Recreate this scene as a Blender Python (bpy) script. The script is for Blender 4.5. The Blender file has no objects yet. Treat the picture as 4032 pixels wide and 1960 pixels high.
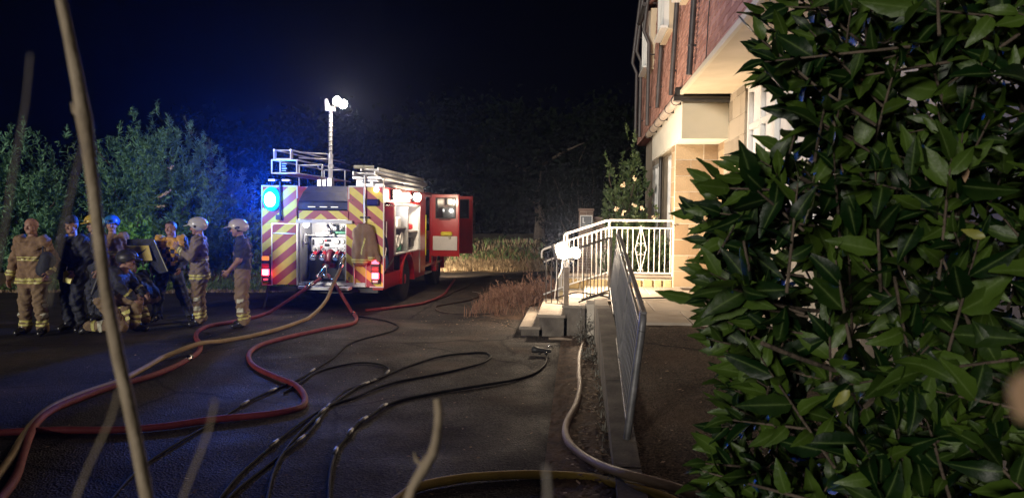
import bpy, math, random
import numpy as np
from mathutils import Vector, Matrix
random.seed(7); NR = np.random.default_rng(11)
R_ = math.radians
SC = bpy.context.scene
COL = SC.collection
# ------------------------------------------------------------ camera
CAM = Vector((0, 0, 1.88)); FPX = 2912.0
CR = Matrix.Rotation(R_(5), 3, 'Z') @ Matrix.Rotation(R_(90 - 2.5), 3, 'X') @ Matrix.Rotation(R_(0.6), 3, 'Z')
cd = bpy.data.cameras.new('camera'); co = bpy.data.objects.new('camera', cd); COL.objects.link(co)
cd.sensor_width = 36; cd.lens = 36 * FPX / 4032; cd.clip_start = 0.03; cd.clip_end = 900
cd.dof.use_dof = True; cd.dof.focus_distance = 11.0; cd.dof.aperture_fstop = 9.0
co.matrix_world = Matrix.Translation(CAM) @ CR.to_4x4(); SC.camera = co
# ------------------------------------------------------------ night sky
w = bpy.data.worlds.new('World'); SC.world = w; w.use_nodes = True
bg = w.node_tree.nodes['Background']; bg.inputs[0].default_value = (0.03, 0.075, 0.42, 1); bg.inputs[1].default_value = 0.0035
# ------------------------------------------------------------ one directional light behind the camera, added to stand in for unseen lamps
sl = bpy.data.lights.new('stand_in_light', 'SUN'); so = bpy.data.objects.new('stand_in_light', sl); COL.objects.link(so)
sl.energy = 2.2; sl.angle = R_(9); sl.color = (1.0, 0.93, 0.82)
so.rotation_euler = Vector((0.42, 0.88, -0.155)).to_track_quat('-Z', 'Y').to_euler()
# ------------------------------------------------------------ exposure / renderer
SC.view_settings.view_transform = 'Standard'; SC.view_settings.look = 'None'
SC.view_settings.exposure = 0.0; SC.view_settings.gamma = 1.0
SC.render.engine = 'CYCLES'
cy = SC.cycles
cy.use_denoising = True; cy.use_adaptive_sampling = True; cy.adaptive_threshold = 0.02
cy.max_bounces = 5; cy.diffuse_bounces = 2; cy.glossy_bounces = 2; cy.transmission_bounces = 4; cy.volume_bounces = 0
cy.transparent_max_bounces = 6; cy.sample_clamp_indirect = 3.0; cy.sample_clamp_direct = 40.0
cy.caustics_reflective = False; cy.caustics_refractive = False

# ------------------------------------------------------------ pixel helpers (photo pixels -> points in the yard)
def ray(px, py): return CR @ Vector(((px - 2016) / FPX, -(py - 980) / FPX, -1))
def gz(px, py, z=0.0):
    r = ray(px, py); return CAM + r * ((z - CAM.z) / r.z)
def gy(px, py, Y):
    r = ray(px, py); return CAM + r * (Y / r.y)
def gx(px, py, X):
    r = ray(px, py); return CAM + r * (X / r.x)
def gd(px, py, d): return CAM + ray(px, py) * d

# ------------------------------------------------------------ mesh builder
W = {}
I4 = Matrix.Identity(4)
def basis(d, up=(0, 0, 1)):
    z = Vector(d).normalized(); u = Vector(up)
    if abs(z.dot(u)) > 0.98: u = Vector((0, 1, 0))
    x = u.cross(z).normalized(); y = z.cross(x)
    return Matrix((x, y, z)).transposed()
class MB:
    def __init__(s): s.v = []; s.f = []; s.m = []; s.s = []
    def add(s, V, F, m=0, sm=False):
        o = len(s.v); s.v += [tuple(p) for p in V]
        s.f += [tuple(i + o for i in f) for f in F]; s.m += [m] * len(F); s.s += [sm] * len(F); return s
    def box(s, c, size, m=0, bev=0.0, R=None):
        c = Vector(c); h = [x / 2 for x in size]
        if bev <= 0:
            V = [Vector((sx * h[0], sy * h[1], sz * h[2])) for sz in (-1, 1) for sy in (-1, 1) for sx in (-1, 1)]
            F = [(0, 2, 3, 1), (4, 5, 7, 6), (0, 1, 5, 4), (2, 6, 7, 3), (0, 4, 6, 2), (1, 3, 7, 5)]
        else:
            b = min(bev, min(h) * 0.9); V = []; ix = {}
            for sx in (-1, 1):
                for sy in (-1, 1):
                    for sz in (-1, 1):
                        for a in range(3):
                            p = [sx * (h[0] - b), sy * (h[1] - b), sz * (h[2] - b)]; sg = (sx, sy, sz)
                            p[a] = sg[a] * h[a]; ix[sx, sy, sz, a] = len(V); V.append(Vector(p))
            F = []
            for a in range(3):
                b1, b2 = (a + 1) % 3, (a + 2) % 3
                for sg in (-1, 1):
                    q = []
                    for (u, v) in ((-1, -1), (1, -1), (1, 1), (-1, 1)):
                        k = [0, 0, 0]; k[a] = sg; k[b1] = u; k[b2] = v; q.append(ix[k[0], k[1], k[2], a])
                    F.append(tuple(q if sg > 0 else q[::-1]))
                for u in (-1, 1):
                    for v in (-1, 1):
                        k0 = [0, 0, 0]; k0[b1] = u; k0[b2] = v; k1 = list(k0); k0[a] = -1; k1[a] = 1
                        q = [ix[(*k0, b1)], ix[(*k1, b1)], ix[(*k1, b2)], ix[(*k0, b2)]]
                        F.append(tuple(q if u * v < 0 else q[::-1]))
            for sx in (-1, 1):
                for sy in (-1, 1):
                    for sz in (-1, 1):
                        q = [ix[sx, sy, sz, a] for a in range(3)]
                        F.append(tuple(q if sx * sy * sz > 0 else q[::-1]))
        if R is not None: V = [R @ p for p in V]
        return s.add([p + c for p in V], F, m)
    def bx(s, x0, x1, y0, y1, z0, z1, m=0, bev=0.0):
        return s.box(((x0 + x1) / 2, (y0 + y1) / 2, (z0 + z1) / 2), (x1 - x0, y1 - y0, z1 - z0), m, bev)
    def beam(s, p0, p1, w_, h_, m=0, bev=0.0, up=(0, 0, 1)):
        p0 = Vector(p0); p1 = Vector(p1); d = p1 - p0
        return s.box((p0 + p1) / 2, (w_, h_, d.length), m, bev, basis(d, up))
    def tube(s, P, r, n=8, m=0, cap=True, sm=True):
        P = [Vector(p) for p in P]; k = len(P); rr = r if hasattr(r, '__len__') else [r] * k
        V = []; u = None
        for i, p in enumerate(P):
            d = (P[min(i + 1, k - 1)] - P[max(i - 1, 0)]).normalized()
            if u is None:
                u = d.orthogonal().normalized()
            else:
                u = (u - d * u.dot(d)); u = u.normalized() if u.length > 1e-6 else d.orthogonal().normalized()
            v = d.cross(u)
            for j in range(n):
                a = 2 * math.pi * j / n; V.append(p + (u * math.cos(a) + v * math.sin(a)) * rr[i])
        F = [(i * n + j, i * n + (j + 1) % n, (i + 1) * n + (j + 1) % n, (i + 1) * n + j) for i in range(k - 1) for j in range(n)]
        s.add(V, F, m, sm)
        if cap:
            s.add(V[:n], [tuple(range(n - 1, -1, -1))], m); s.add(V[-n:], [tuple(range(n))], m)
        return s
    def cyl(s, p0, p1, r0, r1=None, n=12, m=0, cap=True, sm=True):
        return s.tube([p0, p1], [r0, r0 if r1 is None else r1], n, m, cap, sm)
    def lathe(s, prof, c, axis=(0, 0, 1), n=16, m=0, sm=True):
        B = basis(axis); c = Vector(c); V = []
        for (r, z) in prof:
            for j in range(n):
                a = 2 * math.pi * j / n; V.append(c + B @ Vector((r * math.cos(a), r * math.sin(a), z)))
        F = [(i * n + j, i * n + (j + 1) % n, (i + 1) * n + (j + 1) % n, (i + 1) * n + j) for i in range(len(prof) - 1) for j in range(n)]
        s.add(V, F, m, sm)
        s.add(V[:n], [tuple(range(n - 1, -1, -1))], m); s.add(V[-n:], [tuple(range(n))], m); return s
    def ell(s, c, r, n=12, m=0):
        c = Vector(c); V = []; k = n // 2
        for i in range(k + 1):
            t = math.pi * i / k
            for j in range(n):
                a = 2 * math.pi * j / n
                V.append(c + Vector((r[0] * math.sin(t) * math.cos(a), r[1] * math.sin(t) * math.sin(a), -r[2] * math.cos(t))))
        return s.add(V, [(i * n + j, i * n + (j + 1) % n, (i + 1) * n + (j + 1) % n, (i + 1) * n + j) for i in range(k) for j in range(n)], m, True)
    def torus(s, c, R0, r, axis=(0, 0, 1), n=16, k=6, m=0):
        B = basis(axis); c = Vector(c); V = []
        for i in range(n):
            a = 2 * math.pi * i / n
            for j in range(k):
                b = 2 * math.pi * j / k; q = R0 + r * math.cos(b)
                V.append(c + B @ Vector((q * math.cos(a), q * math.sin(a), r * math.sin(b))))
        return s.add(V, [(i * k + j, ((i + 1) % n) * k + j, ((i + 1) % n) * k + (j + 1) % k, i * k + (j + 1) % k) for i in range(n) for j in range(k)], m, True)
    def prism(s, poly, ext, m=0):
        P = [Vector(p) for p in poly]; e = Vector(ext); n = len(P)
        V = P + [p + e for p in P]
        F = [tuple(range(n - 1, -1, -1)), tuple(range(n, 2 * n))] + [(i, (i + 1) % n, n + (i + 1) % n, n + i) for i in range(n)]
        return s.add(V, F, m)
    def mesh(s, name, mats, M=None):
        me = bpy.data.meshes.new(name)
        V = s.v if M is None else [tuple(M @ Vector(p)) for p in s.v]
        me.from_pydata(V, [], s.f)
        for x in (mats if isinstance(mats, (list, tuple)) else [mats]): me.materials.append(x)
        me.polygons.foreach_set('material_index', s.m); me.polygons.foreach_set('use_smooth', s.s); me.update()
        return me
    def build(s, name, mats, parent=None, world=True):
        M = W[parent].inverted() if (parent is not None and world) else None
        o = bpy.data.objects.new(name, s.mesh(name, mats, M)); COL.objects.link(o)
        if parent is not None: o.parent = parent; W[o] = W[parent]
        else: W[o] = I4
        return o
def meshobj(name, V, F, mats, parent=None, mi=None, smooth=False):
    """big numpy mesh, world coordinates"""
    V = np.asarray(V, dtype=float)
    if parent is not None:
        M = np.array(W[parent].inverted()); V = V @ M[:3, :3].T + M[:3, 3]
    me = bpy.data.meshes.new(name); me.from_pydata(V.tolist(), [], np.asarray(F).tolist() if isinstance(F, np.ndarray) else F)
    for x in (mats if isinstance(mats, (list, tuple)) else [mats]): me.materials.append(x)
    if mi is not None: me.polygons.foreach_set('material_index', np.asarray(mi, dtype=np.int32))
    if smooth: me.polygons.foreach_set('use_smooth', np.ones(len(me.polygons), dtype=bool))
    me.update(); o = bpy.data.objects.new(name, me); COL.objects.link(o)
    if parent is not None: o.parent = parent; W[o] = W[parent]
    else: W[o] = I4
    return o
def tag(o, label=None, cat=None, group=None, kind=None):
    if label: o['label'] = label
    if cat: o['category'] = cat
    if group: o['group'] = group
    if kind: o['kind'] = kind
    return o
def thing(name, label, cat, loc=(0, 0, 0), rz=0.0, group=None):
    o = bpy.data.objects.new(name, None); COL.objects.link(o); o.empty_display_size = 0.2
    M = Matrix.Translation(Vector(loc)) @ Matrix.Rotation(rz, 4, 'Z'); o.matrix_basis = M; W[o] = M
    return tag(o, label, cat, group)
def inst(me, name, parent, M):
    o = bpy.data.objects.new(name, me); COL.objects.link(o); o.parent = parent
    o.matrix_basis = W[parent].inverted() @ M; W[o] = M; return o
def lamp(name, kind, loc, power, color, parent, size=0.05, aim=None, cone=None, blend=0.4):
    l = bpy.data.lights.new(name, kind); l.energy = power; l.color = color; l.shadow_soft_size = size
    if kind == 'SPOT': l.spot_size = R_(cone); l.spot_blend = blend
    o = bpy.data.objects.new(name, l); COL.objects.link(o); o.parent = parent
    M = Matrix.Translation(Vector(loc))
    if aim is not None: M = M @ Vector(aim).to_track_quat('-Z', 'Y').to_matrix().to_4x4()
    o.matrix_basis = W[parent].inverted() @ M; return o
def smooth_path(P, step=0.06):
    P = [Vector(p) for p in P]; out = []
    Q = [P[0] * 2 - P[1]] + P + [P[-1] * 2 - P[-2]]
    for i in range(1, len(Q) - 2):
        a, b, c, d = Q[i - 1:i + 3]; n = max(2, int((c - b).length / step))
        for k in range(n):
            t = k / n
            out.append(0.5 * ((2 * b) + (c - a) * t + (2 * a - 5 * b + 4 * c - d) * t * t + (3 * b - a - 3 * c + d) * t ** 3))
    out.append(P[-1]); return out

# ------------------------------------------------------------ materials
MT = {}
def pm(name, c1, c2=None, scale=6.0, rough=0.6, metal=0.0, bump=0.0, bscale=60.0, spec=0.5, emit=None, es=0.0, coat=0.0, detail=4.0, island=False, trans=0.0, rvar=0.0):
    m = bpy.data.materials.new(name); m.use_nodes = True; N = m.node_tree.nodes; L = m.node_tree.links
    b = N['Principled BSDF']; b.inputs['Roughness'].default_value = rough; b.inputs['Metallic'].default_value = metal
    b.inputs['Specular IOR Level'].default_value = spec; b.inputs['Coat Weight'].default_value = coat; b.inputs['Coat Roughness'].default_value = 0.12
    b.inputs['Base Color'].default_value = (*c1, 1)
    tc = N.new('ShaderNodeTexCoord')
    if c2 is not None:
        nz = N.new('ShaderNodeTexNoise'); nz.inputs['Scale'].default_value = scale; nz.inputs['Detail'].default_value = detail
        L.new(tc.outputs['Object'], nz.inputs['Vector'])
        rp = N.new('ShaderNodeValToRGB'); rp.color_ramp.elements[0].position = 0.34; rp.color_ramp.elements[1].position = 0.68
        rp.color_ramp.elements[0].color = (*c1, 1); rp.color_ramp.elements[1].color = (*c2, 1)
        fac = nz.outputs['Fac']
        if island:
            g = N.new('ShaderNodeNewGeometry'); mx = N.new('ShaderNodeMath'); mx.operation = 'MULTIPLY_ADD'
            mx.inputs[1].default_value = 0.75; oi = N.new('ShaderNodeObjectInfo')
            ad = N.new('ShaderNodeMath'); ad.operation = 'ADD'; fr = N.new('ShaderNodeMath'); fr.operation = 'FRACT'
            L.new(g.outputs['Random Per Island'], ad.inputs[0]); L.new(oi.outputs['Random'], ad.inputs[1]); L.new(ad.outputs[0], fr.inputs[0])
            sb = N.new('ShaderNodeMath'); sb.operation = 'SUBTRACT'; sb.inputs[1].default_value = 0.37
            L.new(nz.outputs['Fac'], sb.inputs[0]); L.new(fr.outputs[0], mx.inputs[0]); L.new(sb.outputs[0], mx.inputs[2]); fac = mx.outputs[0]
        L.new(fac, rp.inputs['Fac']); L.new(rp.outputs['Color'], b.inputs['Base Color'])
        if rvar:
            mr = N.new('ShaderNodeMapRange'); mr.inputs['To Min'].default_value = rough - rvar; mr.inputs['To Max'].default_value = rough + rvar
            L.new(nz.outputs['Fac'], mr.inputs['Value']); L.new(mr.outputs[0], b.inputs['Roughness'])
    if bump:
        n2 = N.new('ShaderNodeTexNoise'); n2.inputs['Scale'].default_value = bscale; n2.inputs['Detail'].default_value = 5
        L.new(tc.outputs['Object'], n2.inputs['Vector'])
        bp = N.new('ShaderNodeBump'); bp.inputs['Strength'].default_value = bump; bp.inputs['Distance'].default_value = 0.02
        L.new(n2.outputs['Fac'], bp.inputs['Height']); L.new(bp.outputs[0], b.inputs['Normal'])
    if emit is not None:
        b.inputs['Emission Color'].default_value = (*emit, 1); b.inputs['Emission Strength'].default_value = es
    if trans:
        t = N.new('ShaderNodeBsdfTranslucent'); mix = N.new('ShaderNodeMixShader'); mix.inputs[0].default_value = trans
        if c2 is not None: L.new(rp.outputs['Color'], t.inputs['Color'])
        else: t.inputs['Color'].default_value = (*c1, 1)
        L.new(b.outputs[0], mix.inputs[1]); L.new(t.outputs[0], mix.inputs[2]); L.new(mix.outputs[0], N['Material Output'].inputs['Surface'])
    MT[name] = m; return m
def stripes(name, ca, cb, fn, rough=0.4):
    """flat print: fn(nodes, links, xyz sockets) -> 0/1 factor socket"""
    m = bpy.data.materials.new(name); m.use_nodes = True; N = m.node_tree.nodes; L = m.node_tree.links
    b = N['Principled BSDF']; b.inputs['Roughness'].default_value = rough
    tc = N.new('ShaderNodeTexCoord'); sx = N.new('ShaderNodeSeparateXYZ'); L.new(tc.outputs['Object'], sx.inputs[0])
    def math_(op, a, c=0.0):
        n = N.new('ShaderNodeMath'); n.operation = op
        for i, q in enumerate((a, c)):
            if hasattr(q, 'is_linked') or not isinstance(q, (int, float)): L.new(q, n.inputs[i])
            else: n.inputs[i].default_value = q
        return n.outputs[0]
    fac = fn(math_, sx.outputs[0], sx.outputs[1], sx.outputs[2])
    mx = N.new('ShaderNodeMix'); mx.data_type = 'RGBA'; mx.inputs[6].default_value = (*ca, 1); mx.inputs[7].default_value = (*cb, 1)
    nz = N.new('ShaderNodeTexNoise'); nz.inputs['Scale'].default_value = 7; nz.inputs['Detail'].default_value = 5; L.new(tc.outputs['Object'], nz.inputs['Vector'])
    m2 = N.new('ShaderNodeMix'); m2.data_type = 'RGBA'; m2.blend_type = 'MULTIPLY'; m2.inputs[0].default_value = 0.45
    L.new(fac, mx.inputs[0]); L.new(mx.outputs[2], m2.inputs[6]); L.new(nz.outputs['Color'], m2.inputs[7])
    hs = N.new('ShaderNodeHueSaturation'); hs.inputs['Saturation'].default_value = 1.0; hs.inputs['Value'].default_value = 1.25
    bw = N.new('ShaderNodeRGBToBW'); L.new(nz.outputs['Color'], bw.inputs[0]); L.new(bw.outputs[0], m2.inputs[7])
    L.new(m2.outputs[2], hs.inputs['Color']); L.new(hs.outputs[0], b.inputs['Base Color'])
    MT[name] = m; return m

pm('soil', (0.055, 0.030, 0.018), (0.13, 0.075, 0.042), 5, 0.95, bump=0.8, bscale=30, detail=8)
pm('verge_soil', (0.06, 0.045, 0.022), (0.16, 0.10, 0.05), 1.4, 0.95, bump=0.8, bscale=14, detail=8)
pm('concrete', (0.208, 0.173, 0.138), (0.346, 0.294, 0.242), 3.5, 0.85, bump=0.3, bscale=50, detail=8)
pm('slab', (0.34, 0.281, 0.221), (0.476, 0.408, 0.34), 2.5, 0.8, bump=0.2, bscale=60, detail=8)
pm('shaded_concrete', (0.075, 0.062, 0.052), (0.17, 0.145, 0.12), 4.5, 0.92, bump=0.6, bscale=35, detail=9)  # backlit shade of risers and kerb is put into this darker colour
pm('stone', (0.274, 0.187, 0.108), (0.36, 0.266, 0.166), 2.2, 0.9, bump=0.35, bscale=45, detail=7, island=True)
pm('grey_stone', (0.255, 0.212, 0.162), (0.374, 0.315, 0.246), 2.6, 0.9, bump=0.35, bscale=45, detail=7, island=True)
pm('mortar', (0.46, 0.41, 0.34), (0.58, 0.52, 0.44), 9, 0.95, bump=0.3)
pm('rubble', (0.324, 0.225, 0.09), (0.495, 0.378, 0.198), 3, 0.9, bump=0.4, island=True)
pm('tile', (0.37, 0.185, 0.145), (0.52, 0.29, 0.235), 3, 0.85, bump=0.25, bscale=50, island=True)
pm('tile_back', (0.22, 0.07, 0.045), (0.3, 0.1, 0.07), 3, 0.95)
pm('render_white', (0.72, 0.69, 0.60), (0.80, 0.77, 0.68), 2.0, 0.7, bump=0.06, bscale=30)
pm('cream', (0.62, 0.56, 0.42), (0.70, 0.63, 0.49), 1.6, 0.75, bump=0.05)
pm('soffit', (0.58, 0.48, 0.34), (0.68, 0.57, 0.42), 2.0, 0.8, bump=0.05)
pm('upvc', (0.74, 0.74, 0.73), (0.80, 0.80, 0.79), 4, 0.35)
pm('blind', (0.66, 0.64, 0.66), (0.75, 0.73, 0.74), 6, 0.8)
pm('black_plastic', (0.018, 0.017, 0.018), (0.035, 0.032, 0.03), 7, 0.42, rvar=0.1)
pm('grey_pipe', (0.045, 0.04, 0.042), (0.085, 0.075, 0.075), 5, 0.5, rvar=0.1)
pm('silver_gutter', (0.42, 0.34, 0.29), (0.55, 0.46, 0.40), 6, 0.5)
pm('roof_tile', (0.10, 0.04, 0.03), (0.16, 0.07, 0.05), 3, 0.9, bump=0.4)
pm('white_rail', (0.62, 0.58, 0.54), (0.74, 0.70, 0.66), 9, 0.42, bump=0.05)
pm('galv', (0.085, 0.085, 0.09), (0.17, 0.165, 0.17), 12, 0.5, metal=0.35)
pm('dark_iron', (0.06, 0.045, 0.035), (0.12, 0.09, 0.07), 12, 0.6, metal=0.2)
pm('red_paint', (0.40, 0.012, 0.014), (0.48, 0.018, 0.018), 3, 0.28, coat=0.5)
pm('maroon', (0.10, 0.010, 0.018), (0.15, 0.014, 0.022), 3, 0.4)
pm('white_paint', (0.72, 0.72, 0.74), (0.80, 0.80, 0.81), 5, 0.4)
pm('plate', (0.44, 0.44, 0.45), (0.56, 0.56, 0.57), 14, 0.42, metal=0.75, bump=0.25, bscale=90)
pm('alu', (0.55, 0.55, 0.57), (0.70, 0.70, 0.72), 8, 0.33, metal=0.7)
pm('chrome', (0.7, 0.7, 0.72), (0.8, 0.8, 0.82), 8, 0.15, metal=1.0)
pm('tarp', (0.008, 0.014, 0.05), (0.018, 0.028, 0.085), 4, 0.55, bump=0.4, bscale=9)  # blue of the beacon's glow is put into the cover's colour
pm('rubber', (0.012, 0.012, 0.013), (0.028, 0.027, 0.026), 9, 0.75, bump=0.3, bscale=50)
pm('dark_metal', (0.02, 0.02, 0.022), (0.045, 0.043, 0.042), 7, 0.5, metal=0.3)
pm('glass', (0.012, 0.014, 0.016), None, rough=0.06, spec=0.8)
pm('dial', (0.75, 0.75, 0.74), None, rough=0.3)
pm('black_matt', (0.012, 0.012, 0.014), None, rough=0.6)
pm('red_valve', (0.38, 0.015, 0.02), (0.50, 0.02, 0.025), 9, 0.4)
pm('green_kit', (0.05, 0.22, 0.13), None, rough=0.5)
pm('yellow_plastic', (0.72, 0.62, 0.03), (0.80, 0.70, 0.06), 8, 0.4)
pm('hose_red', (0.143, 0.011, 0.0143), (0.198, 0.0248, 0.0275), 7, 0.72, bump=0.35, bscale=120)
pm('hose_yellow', (0.248, 0.165, 0.0605), (0.319, 0.231, 0.11), 6, 0.68, bump=0.35, bscale=120)
pm('hose_tan', (0.22, 0.149, 0.105), (0.286, 0.204, 0.149), 6, 0.55, bump=0.35, bscale=120)
pm('hose_gold', (0.34, 0.215, 0.025), (0.48, 0.32, 0.05), 5, 0.68, bump=0.35, bscale=120)
pm('cable', (0.007, 0.007, 0.007), (0.0154, 0.0147, 0.014), 9, 0.7, spec=0.08, bump=0.3, bscale=90)
pm('cable_brown', (0.03, 0.018, 0.014), (0.055, 0.034, 0.026), 9, 0.65, spec=0.25)
pm('white_cable', (0.6, 0.58, 0.55), None, rough=0.5)
pm('flood_lens', (1, 1, 1), None, emit=(1, 0.86, 0.66), es=40)
pm('mast_lens', (1, 1, 1), None, emit=(1, 0.92, 0.80), es=40)
pm('side_lens', (1, 1, 1), None, emit=(1, 0.85, 0.62), es=26)
pm('bay_lens', (1, 1, 1), None, emit=(1, 0.95, 0.85), es=14)
pm('beacon_glare', (0.02, 0.3, 1), None, emit=(0.0, 0.30, 1.0), es=2.6)
pm('beacon_core', (0.6, 0.9, 1), None, emit=(0.65, 0.9, 1.0), es=30)
pm('beacon_off', (0.012, 0.014, 0.16), (0.02, 0.02, 0.22), 9, 0.12)
pm('brake_on', (1, 0.1, 0.1), None, emit=(1, 0.06, 0.10), es=7)
pm('brake_core', (1, 0.5, 0.5), None, emit=(1, 0.55, 0.60), es=14)
pm('amber', (0.6, 0.15, 0.02), None, rough=0.2, emit=(1, 0.25, 0.04), es=1.2)
pm('skin', (0.302, 0.158, 0.115), (0.374, 0.209, 0.151), 20, 0.55)
pm('hair', (0.02, 0.015, 0.012), (0.05, 0.035, 0.025), 40, 0.6)
pm('eye', (0.02, 0.015, 0.012), None, rough=0.2)
pm('lips', (0.28, 0.10, 0.09), None, rough=0.5)
pm('tunic', (0.192, 0.118, 0.0672), (0.256, 0.163, 0.096), 7, 0.9, bump=0.9, bscale=13)
pm('tunic_grey', (0.173, 0.131, 0.109), (0.23, 0.179, 0.15), 7, 0.9, bump=0.9, bscale=13)
pm('overtrousers', (0.173, 0.115, 0.064), (0.23, 0.16, 0.096), 7, 0.9, bump=0.9, bscale=13)
pm('navy', (0.014, 0.016, 0.028), (0.028, 0.030, 0.045), 7, 0.75, bump=0.8, bscale=14)
pm('boot', (0.012, 0.011, 0.011), (0.03, 0.028, 0.026), 9, 0.22)
pm('reflective', (0.518, 0.475, 0.115), (0.59, 0.547, 0.216), 22, 0.45)
pm('reflective_pale', (0.475, 0.461, 0.346), (0.562, 0.547, 0.432), 22, 0.4)
pm('helmet_white', (0.533, 0.511, 0.49), (0.576, 0.554, 0.533), 5, 0.28, coat=0.4)
pm('helmet_cream', (0.518, 0.446, 0.302), (0.576, 0.504, 0.36), 5, 0.28, coat=0.4)
pm('helmet_yellow', (0.54, 0.374, 0.0432), (0.59, 0.432, 0.0648), 5, 0.28, coat=0.4)
pm('helmet_blue', (0.02, 0.12, 0.36), (0.03, 0.16, 0.42), 5, 0.3, coat=0.4)
pm('helmet_buff', (0.50, 0.40, 0.27), (0.60, 0.48, 0.34), 5, 0.35)
pm('board_yellow', (0.475, 0.331, 0.0216), (0.547, 0.396, 0.036), 7, 0.5)
pm('bark', (0.045, 0.032, 0.022), (0.10, 0.075, 0.055), 9, 0.9, bump=0.8, bscale=40)
pm('stalk', (0.22, 0.171, 0.116), (0.308, 0.248, 0.176), 30, 0.75, bump=0.2, bscale=120)
pm('stalk_pale', (0.187, 0.165, 0.143), (0.253, 0.226, 0.198), 30, 0.75)
pm('leaf_laurel', (0.003, 0.014, 0.002), (0.044, 0.08, 0.01), 4, 0.45, spec=0.28, island=True, trans=0.10, bump=0.12, bscale=60)
pm('leaf_yellow', (0.13, 0.14, 0.02), (0.19, 0.18, 0.03), 9, 0.5)
pm('leaf_dead', (0.30, 0.19, 0.11), (0.36, 0.23, 0.14), 9, 0.7)
pm('leaf_willow', (0.1, 0.22, 0.125), (0.19, 0.37, 0.2), 1.2, 0.6, spec=0.2, island=True, trans=0.15)
pm('leaf_bramble', (0.05, 0.11, 0.045), (0.12, 0.21, 0.08), 2, 0.5, island=True, trans=0.15)
pm('leaf_olive', (0.08, 0.105, 0.06), (0.15, 0.175, 0.1), 1.0, 0.55, island=True, trans=0.15)
pm('leaf_bright', (0.12, 0.32, 0.07), (0.20, 0.45, 0.11), 3, 0.5, island=True, trans=0.2)
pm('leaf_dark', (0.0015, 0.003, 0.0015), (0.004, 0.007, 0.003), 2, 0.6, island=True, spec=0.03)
pm('leaf_climber', (0.04, 0.075, 0.022), (0.10, 0.14, 0.045), 3, 0.5, island=True, trans=0.1)
pm('petal', (0.62, 0.50, 0.34), (0.7, 0.55, 0.4), 9, 0.7)
pm('leaf_grey', (0.14, 0.13, 0.11), (0.26, 0.25, 0.21), 6, 0.7, island=True)
pm('dry_grass', (0.30, 0.21, 0.12), (0.48, 0.37, 0.23), 3, 0.85, island=True, trans=0.1)
pm('dry_weed', (0.20, 0.10, 0.065), (0.34, 0.19, 0.125), 4, 0.85, island=True, trans=0.1)
pm('green_grass', (0.07, 0.13, 0.04), (0.16, 0.24, 0.08), 2, 0.7, island=True, trans=0.1)
pm('leaf_litter', (0.16, 0.10, 0.06), (0.34, 0.24, 0.16), 6, 0.85, island=True)
pm('stick', (0.20, 0.15, 0.11), (0.3, 0.23, 0.17), 9, 0.85)
pm('brick', (0.17, 0.115, 0.085), (0.27, 0.185, 0.145), 2, 0.9, bump=0.3, island=True)
pm('sign_face', (0.10, 0.11, 0.12), (0.14, 0.15, 0.16), 6, 0.4)
def chev(mt, x, y, z):
    a = mt('ABSOLUTE', mt('ADD', x, 0.03)); v = mt('ADD', mt('MULTIPLY', a, 0.80), z)
    fr = mt('FRACT', mt('MULTIPLY', v, 1 / 0.345)); return mt('GREATER_THAN', fr, 0.5)
stripes('chevron', (0.78, 0.61, 0.05), (0.36, 0.009, 0.030), chev)
def check(mt, x, y, z):
    u = mt('ADD', mt('FLOOR', mt('MULTIPLY', x, 1 / 0.07)), mt('FLOOR', mt('MULTIPLY', z, 1 / 0.07)))
    c = mt('FRACT', mt('MULTIPLY', u, 0.5)); c = mt('GREATER_THAN', c, 0.25)
    return mt('MULTIPLY', c, mt('LESS_THAN', z, 1.30))
stripes('tabard_print', (0.62, 0.33, 0.05), (0.018, 0.018, 0.025), check, 0.7)

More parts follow.
